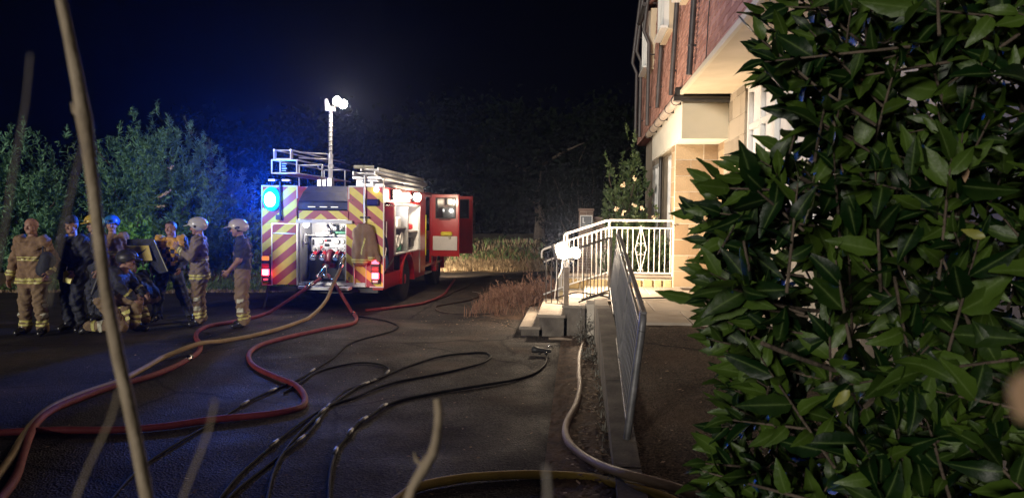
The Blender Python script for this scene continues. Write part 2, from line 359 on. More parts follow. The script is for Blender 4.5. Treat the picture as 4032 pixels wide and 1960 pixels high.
def tarmac(name, a, c, dust):
    m = bpy.data.materials.new(name); m.use_nodes = True; N = m.node_tree.nodes; L = m.node_tree.links; b = N['Principled BSDF']
    tc = N.new('ShaderNodeTexCoord')
    def noise(s, d):
        n = N.new('ShaderNodeTexNoise'); n.inputs['Scale'].default_value = s; n.inputs['Detail'].default_value = d; L.new(tc.outputs['Object'], n.inputs['Vector']); return n
    def ramp(n, p0, p1, c0, c1):
        r = N.new('ShaderNodeValToRGB'); r.color_ramp.elements[0].position = p0; r.color_ramp.elements[1].position = p1; r.color_ramp.elements[0].color = (*c0, 1); r.color_ramp.elements[1].color = (*c1, 1); L.new(n, r.inputs[0]); return r.outputs[0]
    def mix(f, x, y, mode='MIX'):
        n = N.new('ShaderNodeMix'); n.data_type = 'RGBA'; n.blend_type = mode
        if isinstance(f, float): n.inputs[0].default_value = f
        else: L.new(f, n.inputs[0])
        L.new(x, n.inputs[6]); L.new(y, n.inputs[7]); return n.outputs[2]
    vo = N.new('ShaderNodeTexVoronoi'); vo.inputs['Scale'].default_value = 60; L.new(tc.outputs['Object'], vo.inputs['Vector'])
    grain = ramp(vo.outputs['Color'], .1, .9, (.45, .45, .45), (1.7, 1.65, 1.6)); base = ramp(noise(.55, 8).outputs['Fac'], .35, .68, a, c)
    col = mix(1.0, base, grain, 'MULTIPLY')
    rgb = N.new('ShaderNodeRGB'); rgb.outputs[0].default_value = (*dust, 1)
    d1 = ramp(noise(.9, 10).outputs['Fac'], .50, .72, (0, 0, 0), (.55, .55, .55)); col = mix(d1, col, rgb.outputs[0])
    cr = N.new('ShaderNodeTexVoronoi'); cr.feature = 'DISTANCE_TO_EDGE'; cr.inputs['Scale'].default_value = .42; wv = noise(2.5, 6); mv = N.new('ShaderNodeMix'); mv.data_type = 'RGBA'; mv.inputs[0].default_value = .18
    L.new(tc.outputs['Object'], mv.inputs[6]); L.new(wv.outputs['Color'], mv.inputs[7]); L.new(mv.outputs[2], cr.inputs['Vector'])
    ck = ramp(cr.outputs['Distance'], .002, .010, (.35, .35, .35), (1, 1, 1)); col = mix(1.0, col, ck, 'MULTIPLY')
    L.new(col, b.inputs['Base Color'])
    rr = ramp(noise(1.3, 6).outputs['Fac'], .3, .7, (.62, .62, .62), (.95, .95, .95)); L.new(rr, b.inputs['Roughness']); b.inputs['Specular IOR Level'].default_value = .1
    bp = N.new('ShaderNodeBump'); bp.inputs['Strength'].default_value = .8; bp.inputs['Distance'].default_value = .012; L.new(vo.outputs['Distance'], bp.inputs['Height'])
    b2 = N.new('ShaderNodeBump'); b2.inputs['Strength'].default_value = .5; b2.inputs['Distance'].default_value = .05; L.new(noise(3.0, 6).outputs['Fac'], b2.inputs['Height']); L.new(b2.outputs[0], bp.inputs['Normal']); L.new(bp.outputs[0], b.inputs['Normal'])
    MT[name] = m
tarmac('asphalt', (0.027, 0.024, 0.024), (0.055, 0.048, 0.044), (0.095, 0.066, 0.048))
tarmac('path_tar', (0.050, 0.038, 0.031), (0.095, 0.070, 0.053), (0.13, 0.085, 0.055))

# laurel leaves: paler midrib from a point attribute
_m = MT['leaf_laurel']; _N = _m.node_tree.nodes; _L = _m.node_tree.links; _b = _N['Principled BSDF']
_at = _N.new('ShaderNodeAttribute'); _at.attribute_name = 'rib'; _pw = _N.new('ShaderNodeMath'); _pw.operation = 'POWER'; _pw.inputs[1].default_value = 14; _L.new(_at.outputs['Fac'], _pw.inputs[0])
_src = _b.inputs['Base Color'].links[0].from_socket; _mx = _N.new('ShaderNodeMix'); _mx.data_type = 'RGBA'; _mx.inputs[7].default_value = (0.10, 0.15, 0.045, 1)
_mu = _N.new('ShaderNodeMath'); _mu.operation = 'MULTIPLY'; _mu.inputs[1].default_value = .75; _L.new(_pw.outputs[0], _mu.inputs[0])
_L.new(_mu.outputs[0], _mx.inputs[0]); _L.new(_src, _mx.inputs[6]); _L.new(_mx.outputs[2], _b.inputs['Base Color'])
# ============================================================ GROUND
def sheet(name, x0, x1, y0, y1, nx, ny, zf, m):
    xs = np.linspace(x0, x1, nx); ys = np.linspace(y0, y1, ny); X, Y = np.meshgrid(xs, ys)
    V = np.stack([X, Y, zf(X, Y)], -1).reshape(-1, 3)
    i, j = np.meshgrid(np.arange(nx - 1), np.arange(ny - 1)); a = (j * nx + i).ravel()
    return meshobj(name, V, np.stack([a, a + 1, a + nx + 1, a + nx], -1), m, smooth=True)
g = MB(); g.add([(-300, -60, 0), (300, -60, 0), (300, 500, 0), (-300, 500, 0)], [(0, 1, 2, 3)])
tag(g.build('ground', MT['asphalt']), kind='structure')
def nz2(X, Y, s=1.0, k=0.0):
    return (np.sin(X * 1.3 * s + k) * np.cos(Y * 1.7 * s - k) + 0.5 * np.sin(X * 3.1 * s + Y * 2.3 * s + k * 2) + 0.25 * np.sin(X * 7.3 * s - Y * 6.1 * s)) / 1.75
def edge_left(X): return 15.6 + 0.28 * (X + 14) + 0.25 * np.sin(X * 0.9) + 0.12 * np.sin(X * 2.7)
def zl(X, Y):
    d = Y - edge_left(X); return np.clip(d * 0.14, -0.05, 0.45) + 0.035 * nz2(X, Y, 2.0) * (d > 0)
def rows(name, X0, X1, nx, ef, depth, ny, zf, m):
    xs = np.linspace(X0, X1, nx); t = np.linspace(-0.35, 1, ny) ; V = []
    for q in t:
        Y = ef(xs) + (q * 0.6 if q < 0 else depth * q * q); V.append(np.stack([xs, Y, zf(xs, Y)], -1))
    V = np.array(V).reshape(-1, 3); i, j = np.meshgrid(np.arange(nx - 1), np.arange(ny - 1)); a = (j * nx + i).ravel()
    return meshobj(name, V, np.stack([a, a + 1, a + nx + 1, a + nx], -1), m, smooth=True)
tag(rows('verge', -34, -6.9, 110, edge_left, 14, 26, zl, MT['verge_soil']), kind='structure')
def edge_far(X): return 24.2 + 0.9 * (X + 4) * (X > -4) * 0.55 + 0.3 * np.sin(X * 1.1) + 0.15 * np.sin(X * 3.3)
def zfar(X, Y):
    d = Y - edge_far(X); return np.clip(d * 0.16, -0.05, 0.8) + 0.05 * nz2(X, Y, 1.6) * (d > 0)
tag(rows('verge', -6.8, 9, 90, edge_far, 22, 26, zfar, MT['verge_soil']), kind='structure')
# soil strip beside the kerb and round the steps
def edge_soil(X): return X * 0
def zs(X, Y): return 0.008 + 0.022 * np.clip((X + 0.22) / 0.4, 0, 1) + NR.normal(0, .005, X.shape)
tag(sheet('soil_strip', -0.22, 0.30, 3.6, 11.62, 26, 160, zs, MT['soil']), kind='structure')
# dry planted bed left behind the steps
def zb(X, Y):
    r = np.sqrt(((X + 1.05) / 1.05) ** 2 + ((Y - 15.6) / 2.2) ** 2); return np.clip(0.30 * (1 - r), -0.03, 0.25) + 0.02 * nz2(X, Y, 6)
tag(sheet('planting_bed', -2.2, 0.4, 13.4, 18.2, 30, 44, zb, MT['soil']), kind='structure')

# ============================================================ RAISED PATH, LANDING, STEPS, KERB
LZ = 0.58
def zp(X, Y): return np.clip(0.04 + (Y - 5.0) * (LZ - 0.05) / 4.2, 0.02, LZ - 0.035) + 0.006 * nz2(X, Y, 8)
tag(sheet('path', 0.40, 7.5, 2.0, 9.32, 60, 80, zp, MT['path_tar']), kind='structure')
ld = thing('landing', 'pale paved landing in front of the house entrance', 'landing', (1.3, 11.7, 0))
b = MB(); b.bx(0.145, 2.6, 11.62, 14.6, 0.02, LZ - 0.055); b.bx(0.52, 2.6, 9.30, 11.62, 0.02, LZ - 0.055); b.build('base', MT['mortar'], ld)
yy = 9.34; k = 0
while yy < 14.1:
    d = min(1.14, 14.16 - yy); x = 0.56 if yy < 11.3 else 0.165
    x += (k % 2) * 0.0
    while x < 2.55:
        wd = min(0.9 if k % 2 == 0 or x > 0.8 else 0.55, 2.58 - x)
        MB().bx(x, x + wd - 0.014, yy, yy + d - 0.014, LZ - 0.05, LZ + random.uniform(-0.002, 0.003), 0, 0.006).build('paving_slab', MT['slab'], ld); x += wd
    yy += d; k += 1
st = thing('steps', 'concrete steps climbing right to the lit landing', 'steps', (-0.35, 12.9, 0))
for (x0, x1, z) in ((-0.86, -0.565, 0.15), (-0.575, -0.175, 0.345), (-0.185, 0.135, 0.50)):
    yb = 14.28 if z < 0.2 else 13.9
    q = MB().bx(x0, x1 + 0.04, 11.62, yb, 0.0, z - 0.05, 0, 0.0).build('riser', MT['shaded_concrete'], st)
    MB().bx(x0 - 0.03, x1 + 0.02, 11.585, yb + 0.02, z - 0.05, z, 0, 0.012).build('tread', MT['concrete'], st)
# rubble wall under the far rail
rw = thing('rubble_wall', 'low yellow rubble stone wall behind the steps', 'wall', (0.1, 14.45, 0))
MB().bx(-0.35, 1.84, 14.36, 14.6, 0.0, 0.735).build('core', MT['mortar'], rw)
for r in range(3):
    x = -0.36 + random.uniform(0, .1); z0 = 0.04 + r * 0.225
    while x < 1.78:
        wd = random.uniform(0.16, 0.36)
        if x + wd > 1.84: wd = 1.84 - x
        MB().box((x + wd / 2, 14.345 + random.uniform(-.012, .012), z0 + 0.105), (wd - 0.02, 0.09, 0.205 + random.uniform(-.02, 0)), 0, 0.022).build('stone', MT['rubble'], rw); x += wd
MB().bx(-0.38, 1.84, 14.30, 14.64, 0.737, 0.79, 0, 0.01).build('coping', MT['concrete'], rw)
kb = thing('kerb', 'dark concrete kerb wall stepping down beside the ramp railing', 'kerb', (0.36, 8.0, 0))
y = 3.4; i = 0
while y < 11.5:
    L = min(0.92, 11.58 - y); zt = max(0.10, min(LZ, 0.085 + (y + L / 2 - 5.0) * 0.122)); zt = zt + random.uniform(-0.012, 0.012)
    if y > 9.7: zt = LZ + 0.03
    za_, zb_ = (zt, zt) if y > 9.7 else [max(.10, .085 + (q - 5.0) * .122) + random.uniform(-.008, .008) for q in (y, y + L)]
    xo = random.uniform(-.006, .006)
    MB().prism([(.29 + xo, y, 0), (.29 + xo, y + L - .012, 0), (.29 + xo, y + L - .012, zb_), (.29 + xo, y, za_)], (.19, 0, 0)).build('kerb_stone', MT['shaded_concrete'] if y < 10.5 else MT['concrete'], kb); y += L
dm = thing('door_mat', 'dark slatted metal mat on the landing by the wall', 'mat', (2.15, 13.75, LZ))
for k in range(9): MB().bx(1.93, 2.42, 13.62 + k * 0.032, 13.634 + k * 0.032, LZ + 0.003, LZ + 0.018).build('slat', MT['dark_iron'], dm)
MB().bx(1.92, 1.93, 13.61, 13.90, LZ + 0.003, LZ + 0.02).bx(2.42, 2.43, 13.61, 13.90, LZ + 0.003, LZ + 0.02).build('frame', MT['dark_iron'], dm)

# ============================================================ HOUSE
TZ = 4.06
def lean(z): return 1.80 + 0.045 * (z - TZ)
hs = thing('house', 'tile hung red house with cream porch canopy and stone walls', 'house', (2.6, 14, 0))
# lower walls
b = MB(); b.bx(2.607, 2.9, 2.0, 8.0, 0, TZ + .2); b.bx(2.607, 2.9, 8.0, 12.0, 0, 1.74); b.bx(2.607, 2.9, 8.0, 12.0, 3.92, TZ + .2); b.bx(2.607, 2.9, 12.0, 13.54, 0, TZ + .2); b.bx(2.627, 2.9, 13.54, 14.8, 0, TZ + .2)
b.build('wall', MT['mortar'], hs)
b = MB(); b.bx(1.831, 2.624, 14.2085, 14.8, 0, 3.31); b.build('wall', MT['mortar'], hs)
b = MB(); b.bx(2.02, 2.3, 14.82, 22.4, 0, 1.25); b.bx(2.02, 2.3, 14.82, 22.4, 3.25, 4.2)
for (y0, y1) in ((14.82, 15.0), (16.9, 18.4), (20.3, 22.4)): b.bx(2.02, 2.3, y0, y1, 1.25, 3.25)
b.build('wall', MT['grey_stone'], hs)
def course(x0, x1, y0, y1, z0, z1, h, ln, face, m, off=0):
    z = z0; r = 0
    while z < z1 - 0.05:
        hh = min(h, z1 - z); t = (0.0 if r % 2 else -ln / 2); a0, a1 = (x0, x1) if face == 'y' else (y0, y1); a = a0
        first = True
        while a < a1 - 0.02:
            l = ln if not (first and r % 2) else ln * 0.55
            l = min(l * random.uniform(.92, 1.08), a1 - a)
            if a1 - a - l < 0.12: l = a1 - a
            j = random.uniform(-0.003, 0.003)
            if face == 'y': MB().box((a + l / 2, y0 + j, z + hh / 2), (l - 0.009, 0.09, hh - 0.009), 0, 0.003).build('stone_block', m, hs)
            else: MB().box((x0 + j, a + l / 2, z + hh / 2), (0.09, l - 0.009, hh - 0.009), 0, 0.003).build('stone_block', m, hs)
            a += l; first = False
        z += hh; r += 1
course(1.83, 2.62, 14.25, 0, LZ, 3.27, 0.30, 0.52, 'y', MT['stone'])
course(1.872, 0, 14.31, 14.80, LZ, 3.30, 0.285, 0.5, 'x', MT['stone'])
course(2.64, 0, 11.95, 13.55, LZ, 4.0, 0.33, 0.62, 'x', MT['grey_stone'])
course(2.66, 0, 13.56, 14.2, LZ, 3.3, 0.285, 0.42, 'x', MT['stone'])
course(2.64, 0, 3.0, 7.9, 0.3, 1.8, 0.33, 0.62, 'x', MT['grey_stone'])
# big white window behind the laurel, and the ground-floor windows behind the porch
def window(X, y0, y1, z0, z1, nm, par, blind=True, fr=0.07, horiz=None):
    f = MB(); f.bx(X - 0.05, X + 0.05, y0, y1, z0, z0 + fr); f.bx(X - 0.05, X + 0.05, y0, y1, z1 - fr, z1)
    f.bx(X - 0.05, X + 0.05, y0, y0 + fr, z0 + fr, z1 - fr); f.bx(X - 0.05, X + 0.05, y1 - fr, y1, z0 + fr, z1 - fr)
    fo = f.build('window', MT['upvc'], par)
    for k in range(1, nm):
        y = y0 + (y1 - y0) * k / nm; MB().bx(X - 0.045, X + 0.045, y - 0.04, y + 0.04, z0 + fr, z1 - fr).build('mullion', MT['upvc'], fo)
    if horiz: MB().bx(X - 0.04, X + 0.04, y0 + fr, y1 - fr, horiz - 0.04, horiz + 0.04).build('transom', MT['upvc'], fo)
    for k in range(nm):
        a = y0 + (y1 - y0) * k / nm + 0.04; c = y0 + (y1 - y0) * (k + 1) / nm - 0.04
        MB().bx(X + 0.02, X + 0.03, a, c, z0 + fr, z1 - fr).build('pane', MT['glass'] if not blind else MT['blind'], fo)
    MB().bx(X - 0.12, X + 0.04, y0 - 0.05, y1 + 0.05, z0 - 0.06, z0 - 0.003, 0, 0.008).build('sill', MT['upvc'], fo)
    return fo
window(2.68, 8.0, 11.92, 1.80, 3.92, 5, hs, True, 0.08, 3.3)
window(2.06, 15.02, 16.88, 1.25, 3.25, 3, hs, True, 0.07)
window(2.06, 18.42, 20.28, 1.25, 3.25, 3, hs, False, 0.07)
# jettied upper storey: backing wall, soffit, tiles
b = MB()
P = [(1.83, TZ, 0), (1.83 + 0.045 * 4.6, TZ + 4.6, 0), (4.0, TZ + 4.6, 0), (4.0, TZ, 0)]
b.prism([(x, 4.0, z) for (x, z, _) in P], (0, 18.9, 0)); b.build('upper_wall', MT['tile_back'], hs)
MB().bx(1.79, 2.62, 4.0, 13.14, TZ - 0.035, TZ - 0.004).build('soffit', MT['soffit'], hs)
MB().bx(1.74, 1.80, 4.0, 13.14, TZ - 0.05, TZ + 0.03, 0, 0.006).build('verge_board', MT['cream'], hs)
MB().bx(1.82, 2.4, 18.5, 22.9, TZ + 0.13, TZ + 0.18).build('soffit', MT['cream'], hs)
wins = ((11.95, 13.3), (15.0, 16.3), (18.9, 20.2))
def tile_mesh(v):
    b = MB(); wd = 0.162; h = 0.165
    b.v = []; x0 = 0.0; 
    b.prism([(-0.030 - v * .004, -wd / 2, 0), (-0.030 + v * .004, wd / 2, 0.002 * v), (-0.006, wd / 2, h), (-0.006, -wd / 2, h)], (0.012, 0, 0))
    return b
tmesh = [tile_mesh(v).mesh('tile', MT['tile']) for v in (-1.2, 0, 1.0)]
cells = []
r = 0; z = TZ + 0.01
while z < TZ + 4.5:
    y = 4.1 + (r % 2) * 0.083
    while y < 22.8:
        if not any(a - 0.05 < y < c + 0.05 and 5.58 < z < 7.15 for a, c in wins): cells.append((y, z))
        y += 0.166
    z += 0.104; r += 1
def vis(c):
    p = Vector((lean(c[1]), c[0], c[1])) - CAM; q = CR.transposed() @ p
    u = 2016 - q.x / q.z * FPX; v = 980 + q.y / q.z * FPX
    return (0 if (2500 < u < 3020 and 0 < v < 620) else 100) + c[0]
cells.sort(key=vis)
for (y, z) in cells[:290]:
    M = Matrix.Translation((lean(z), y, z)) @ Matrix.Rotation(random.uniform(-.012, .012), 4, 'X'); inst(random.choice(tmesh), 'tile', hs, M)
base = [np.array(tile_mesh(v).v) for v in (-1.2, 0, 1.0)]; TF = np.array([f for f in tile_mesh(0).f if len(f) == 4])
TV = []; TFs = []
for n, (y, z) in enumerate(cells[290:]):
    TV.append(base[random.randrange(3)] + np.array([lean(z) + random.uniform(-.003, .003), y, z])); TFs.append(TF + 8 * n)
tag(meshobj('tile_hanging', np.concatenate(TV), np.concatenate(TFs), MT['tile'], hs), kind='stuff')
# upper windows: shallow boxes with sloping tiled cheeks
for (a, c) in wins:
    X = lean(5.6) - 0.11
    MB().bx(X, X + 0.30, a, c, 5.64, 7.1).build('bay_box', MT['soffit'], hs)
    MB().bx(X - 0.03, X + 0.25, a - 0.03, c + 0.03, 5.60, 5.637, 0, 0.01).build('bay_sill', MT['soffit'], hs)
    window(X - 0.052, a + 0.05, c - 0.05, 5.70, 7.05, 2, hs, False, 0.06)
    MB().prism([(X - 0.12, a - 0.15, 7.12), (X - 0.12, c + 0.15, 7.12), (X + 0.35, c + 0.15, 7.42), (X + 0.35, a - 0.15, 7.42)], (0.02, 0, 0.06)).build('bay_roof', MT['roof_tile'], hs)
    g = MB().tube([(X - 0.17, a - 0.2, 7.14), (X - 0.17, c + 0.2, 7.10)], 0.055, 8); g.build('bay_gutter', MT['grey_pipe'], hs)
# main eaves gutter, roof
MB().bx(1.55, 2.1, 4.0, 22.95, TZ + 4.60, TZ + 4.68).build('eaves', MT['cream'], hs)
MB().tube([(1.50, 4.0, TZ + 4.66), (1.50, 23.0, TZ + 4.62)], 0.07, 8).build('eaves_gutter', MT['grey_pipe'], hs)
MB().prism([(1.42, 3.9, TZ + 4.70), (5.5, 3.9, TZ + 7.6), (5.5, 3.9, TZ + 7.75), (1.42, 3.9, TZ + 4.80)], (0, 19.2, 0)).build('roof', MT['roof_tile'], hs)
# downpipes on the tile hanging
for (Y, px, py) in ((11.8, 2712, 372), (14.05, 2640, 375), (16.5, 2585, 425), (18.75, 2545, 495), (21.0, 2514, 540), (22.6, 2494, 548)):
    z0 = max(TZ + 0.05, gy(px, py, Y).z); P = []
    for k in range(2):
        z = z0 if k == 0 else TZ + 4.5
        P.append((lean(z) - 0.10, Y, z))
    if Y > 18: P = [P[0], (P[0][0] + .01, Y, 6.2), (P[0][0] - 0.12, Y, 6.5), (P[1][0] - .1, Y, TZ + 4.5)]
    d = MB().tube(P, 0.048, 10).build('downpipe', MT['grey_pipe'], hs)
    for z in (z0 + 0.45, z0 + 1.75, z0 + 3.0):
        if z < TZ + 4.2: MB().torus((lean(z) - 0.10, Y, z), 0.05, 0.010, (0.045, 0, 1), 10, 5).box((lean(z) - 0.03, Y, z), (0.09, 0.03, 0.03)).build('bracket', MT['grey_pipe'], d)
# thin cable down the tiles with clips
MB().tube([(lean(z) - 0.045, 10.62 + 0.02 * math.sin(z * 7), z) for z in np.linspace(TZ - .02, 7.5, 12)], 0.008, 5).build('wall_cable', MT['black_plastic'], hs)
# porch canopy
cx0, cx1, cy0, cy1, cz0, cz1 = 1.80, 2.62, 13.2, 18.35, 3.27, 3.96
MB().bx(cx0, cx0 + 0.05, cy0 + 0.03, cy1, cz0, cz1).build('fascia', MT['render_white'], hs)
MB().bx(cx0, cx1, cy0, cy0 + 0.028, cz0, cz1 - 0.003).build('canopy_end_panel', MT['cream'], hs)
MB().bx(cx0 + 0.052, cx1, cy0 + 0.03, 14.2, cz0 + 0.003, cz0 + 0.03).build('canopy_soffit', MT['render_white'], hs)
MB().bx(cx0 + 0.052, 2.3, 14.20, cy1, cz0 + 0.045, cz0 + 0.075).build('canopy_soffit', MT['soffit'], hs)
MB().bx(cx0 - 0.02, cx1, cy0 - 0.02, cy1, cz1 + 0.002, cz1 + 0.05).build('canopy_deck', MT['black_plastic'], hs)
gt = MB().tube([(cx0 - 0.09, cy0 - 0.10, cz1 - 0.005), (cx0 - 0.09, cy1 + 0.05, cz1 - 0.06)], 0.078, 12).build('canopy_gutter', MT['silver_gutter'], hs)
for k in range(6):
    Y = cy0 + 0.15 + k * 0.98; zz = cz1 - 0.005 - 0.055 * k / 5.2
    MB().torus((cx0 - 0.09, Y, zz), 0.080, 0.014, (0, 1, 0), 12, 5).box((cx0 - 0.02, Y, zz - 0.05), (0.10, 0.035, 0.06)).build('gutter_bracket', MT['black_plastic'], gt)
MB().tube([(cx0 - 0.16, cy0 - 0.07, cz1 - 0.0), (cx1 + 0.02, cy0 - 0.07, cz1 - 0.02)], 0.06, 10).build('end_gutter', MT['black_plastic'], hs)
MB().bx(cx0 - 0.10, cx1, cy0 - 0.02, cy0 + 0.0, cz1 + 0.01, TZ + 0.02).build('end_board', MT['black_plastic'], hs)
MB().box((cx0 - 0.06, cy0 - 0.06, cz1 + 0.10), (0.16, 0.13, 0.17), 0, 0.02).build('rainwater_head', MT['black_plastic'], hs)
# pipes down the far ground-floor wall
for (Y, r0) in ((14.92, 0.05), (15.25, 0.045), (17.6, 0.045)):
    MB().tube([(1.93, Y, 0.1), (1.93, Y, 3.9)], r0, 10).build('soil_pipe', MT['black_plastic'], hs)
# wall lantern hook by the pillar
MB().tube([gy(2652, 890, 14.2) + Vector((0.03 * math.cos(t), -0.02, 0.03 * math.sin(t))) for t in np.linspace(0, 4, 10)], 0.008, 5).build('wall_hook', MT['dark_iron'], hs)

# ============================================================ RAILINGS
def railing(name, label, A, B, zb, z2, zt, n, r=0.009, leanv=Vector((0, 0, 0)), mat='white_rail', posts=(0, 1), skip=(), flat=False):
    """A, B: base points; zb / z2 / zt heights of bottom, second and top rail above A-B"""
    A = Vector(A); B = Vector(B); o = thing(name, label, 'railing', A); m = MT[mat]
    def at(t, h): return A.lerp(B, t) + Vector((0, 0, h)) + leanv * h
    for h, q, nm in ((zb, 0.016, 'bottom_rail'), (z2, 0.016, 'upper_rail'), (zt, 0.022, 'handrail')):
        if h is None: continue
        if nm == 'handrail' and flat: MB().beam(at(0, h), at(1, h), 0.045, 0.022, 0, 0.006).build(nm, m, o)
        else: MB().beam(at(0, h), at(1, h), 2 * q * 0.9, 2 * q * 0.9, 0, 0.006).build(nm, m, o)
    top = z2 if z2 is not None else zt
    bm = MB().tube([(0, 0, 0), (0, 0, 1)], r, 6); vec = at(0, top) - at(0, zb)
    bm.v = [tuple(Vector((p[0], p[1], 0)) + vec * p[2]) for p in bm.v]; me = bm.mesh('baluster', m)
    for k in range(n):
        if k in skip: continue
        inst(me, 'baluster', o, Matrix.Translation(at((k + 0.5) / n, zb)))
    for t in posts: MB().beam(at(t, -0.02), at(t, zt + 0.0), 0.036, 0.036, 0, 0.006).build('post', m, o)
    return o, at
# landing railing at the back, with scroll panel
YL = 14.30
pa = gy(2399, 867, YL); pb = gy(2655, 890, YL); zB = gy(2500, 1074, YL).z
lr, at_l = railing('landing_railing', 'white railing with scroll panel across the back of landing', (pa.x, YL, zB - 0.04), (1.83, YL, zB - 0.04), 0.04, gy(2480, 897, YL).z - zB + .04, pa.z - zB + 0.04, 12, 0.010, skip=(5, 6))
cxs = (pa.x + 1.83) / 2; zmid = zB + 0.46; s_ = MB()
s_.tube([(cxs, YL, zB), (cxs, YL, zB + 0.90)], 0.010, 6)
for sg in (-1, 1):
    s_.tube([(cxs + sg * 0.012, YL, zB + 0.86), (cxs + sg * 0.105, YL, zmid)], 0.007, 6); s_.tube([(cxs + sg * 0.105, YL, zmid), (cxs + sg * 0.012, YL, zB + 0.05)], 0.007, 6)
    for (zc, dz, R0) in ((zmid + 0.075, 1, 0.045), (zmid - 0.075, -1, 0.045), (zB + 0.87, -1, 0.026), (zB + 0.05, 1, 0.026)):
        P = []
        for k in range(18):
            t = k / 17 * 4.6; q = R0 * (1 - t / 7.5); P.append((cxs + sg * (R0 + 0.008) - sg * q * math.cos(t), YL, zc + dz * q * math.sin(t)))
        s_.tube(P, 0.006, 5)
s_.build('scroll_panel', MT['white_rail'], lr)
# stair railing, far side: slopes down to the left
pe = gy(2233, 919, YL); s0 = Vector((pa.x - 0.02, YL, zB - 0.04)); dzs = pa.z - pe.z
fr_, at_f = railing('stair_railing', 'bright white stair railing behind the floodlight, sloping left', (pe.x, YL, s0.z - dzs), s0, 0.04, gy(2480, 897, YL).z - zB + .04, pa.z - zB + 0.04, 9, 0.010, posts=(0,))
e0 = at_f(0, pa.z - zB + 0.04); P = [e0 + Vector((0.05, 0, 0.025)), e0 + Vector((-0.02, 0, 0.0)), e0 + Vector((-0.055, 0, -0.05)), e0 + Vector((-0.05, 0, -0.16)), e0 + Vector((0, 0, -0.20))]
MB().tube(smooth_path(P, 0.02), 0.018, 8).build('handrail_end', MT['white_rail'], fr_)
# lowest short section
q0 = gy(2142, 981, YL); q1 = gy(2226, 950, YL)
lw, at_w = railing('stair_railing', 'short lowest stair railing panel left of floodlight', (q0.x, YL, 0.16), (q1.x - 0.01, YL, 0.16 + (q1.z - q0.z)), 0.22, 0.85, q0.z - 0.16, 4, 0.010, posts=(1,))
e0 = at_w(0, q0.z - 0.16); MB().tube(smooth_path([e0 + Vector((0.04, 0, 0.012)), e0, e0 + Vector((-0.04, 0, -0.05)), e0 + Vector((-0.042, 0, -0.17))], 0.02), 0.017, 8).build('handrail_end', MT['white_rail'], lw)
# stair railing, near side (backlit shade put into its dark colour)
YN = 11.72
n0 = gy(2292, 972, YN); n1 = gy(2406, 934, YN); nb0 = gy(2150, 1192, YN)
nr, at_n = railing('stair_railing', 'dark backlit stair railing on the near side of steps', (n0.x, YN, 0.52), (n1.x, YN, 0.52 + n1.z - n0.z), 0.06, None, n0.z - 0.52, 8, 0.008, mat='dark_iron', posts=(1,))
MB().tube(smooth_path([n0, n0 + Vector((-0.05, 0, -0.02)), n0 + Vector((-0.07, 0, -0.07)), n0 + Vector((-0.16, 0, -0.11))], 0.02), 0.013, 6).build('handrail_end', MT['dark_iron'], nr)
l0 = nb0; lA = gy(2150, 1022, YN); lB = gy(2222, 1000, YN); lC = gy(2222, 1197, YN)
pn = MB(); pn.tube([lC, l0, lA, lB], 0.010, 6)
for t in (0.3, 0.62): pn.tube([l0.lerp(lC, t), lA.lerp(lB, t)], 0.008, 6)
pn.tube([gy(2165, 1147, YN), gy(2222, 1147, YN)], 0.006, 5)
po = pn.build('stair_gate_panel', MT['dark_iron'])
tag(po, 'small thin wire panel at the foot of the steps', 'railing panel')
nw = MB().beam(gy(2230, 1203, YN), gy(2230, 1050, YN), 0.075, 0.075, 0, 0.008).build('newel_post', MT['stick']); tag(nw, 'square wooden post standing under the floodlight', 'post')
# long ramp railing towards the camera
A = gz(2470, 1775, 0.08); lean_r = Vector((0.115, 0, 0)); Bp = Vector((0.52, 11.62, 0.62))
A = Vector((0.40, 5.72, 0.09))
rr, at_r = railing('ramp_railing', 'long grey metal ramp railing leaning beside the path', A, Bp, 0.16, 0.94, 1.06, 38, 0.0065, lean_r, 'galv', posts=(1,), flat=True)
e = [at_r(0, -0.06), at_r(0, 0.92), at_r(0, 1.0) + Vector((0, 0.02, 0)), at_r(0, 1.05) + Vector((0, 0.09, 0.0))]
MB().tube([e[0], e[1]], 0.03, 8).tube(smooth_path(e[1:], 0.02), 0.03, 8).build('end_post', MT['galv'], rr)
for t in (0.33, 0.66): MB().beam(at_r(t, -0.05), at_r(t, 1.05), 0.035, 0.035, 0, 0.005).build('post', MT['galv'], rr)

# ============================================================ FLOODLIGHT ON THE RAIL
FL = gy(2222, 988, 13.35)
fl = thing('floodlight', 'glaring twin head site floodlight fixed on the stair rail', 'floodlight', (FL.x, FL.y, FL.z - 0.35))
aimf = Vector((0.62, -0.66, 0.36)).normalized()
for k, (dx, dy, dz) in enumerate(((-0.03, 0, 0.0), (0.20, 0.10, -0.03))):
    c = FL + Vector((dx, dy, dz)); B = basis(aimf); s1 = 0.30 if k == 0 else 0.21
    h = MB().box(c - aimf * 0.055, (s1 * 1.15, s1, 0.09), 0, 0.02, B).build('lamp_head', MT['black_plastic'], fl)
    ln = MB(); ln.lathe([(s1 * .52, -0.008), (s1 * .50, 0.01), (s1 * .40, 0.045), (s1 * .2, 0.065), (0.004, 0.07)], c, aimf, 16); ln.build('lens', MT['flood_lens'], h)
    for t in (-1, 1): MB().beam(c + B @ Vector((t * s1 * .62, 0, -0.06)), FL + Vector((0.08 + dx * .3, 0.05, -0.20)), 0.02, 0.012).build('yoke', MT['dark_metal'], h)
    lamp('floodlight_light', 'POINT', c + aimf * 0.16, 235 if k == 0 else 100, (1.0, 0.78, 0.54), fl, 0.07)
    lamp('floodlight_beam', 'SPOT', c + aimf * 0.16, 400 if k == 0 else 190, (1.0, 0.80, 0.56), fl, 0.07, aim=(.85, .12, .34), cone=165, blend=.8)
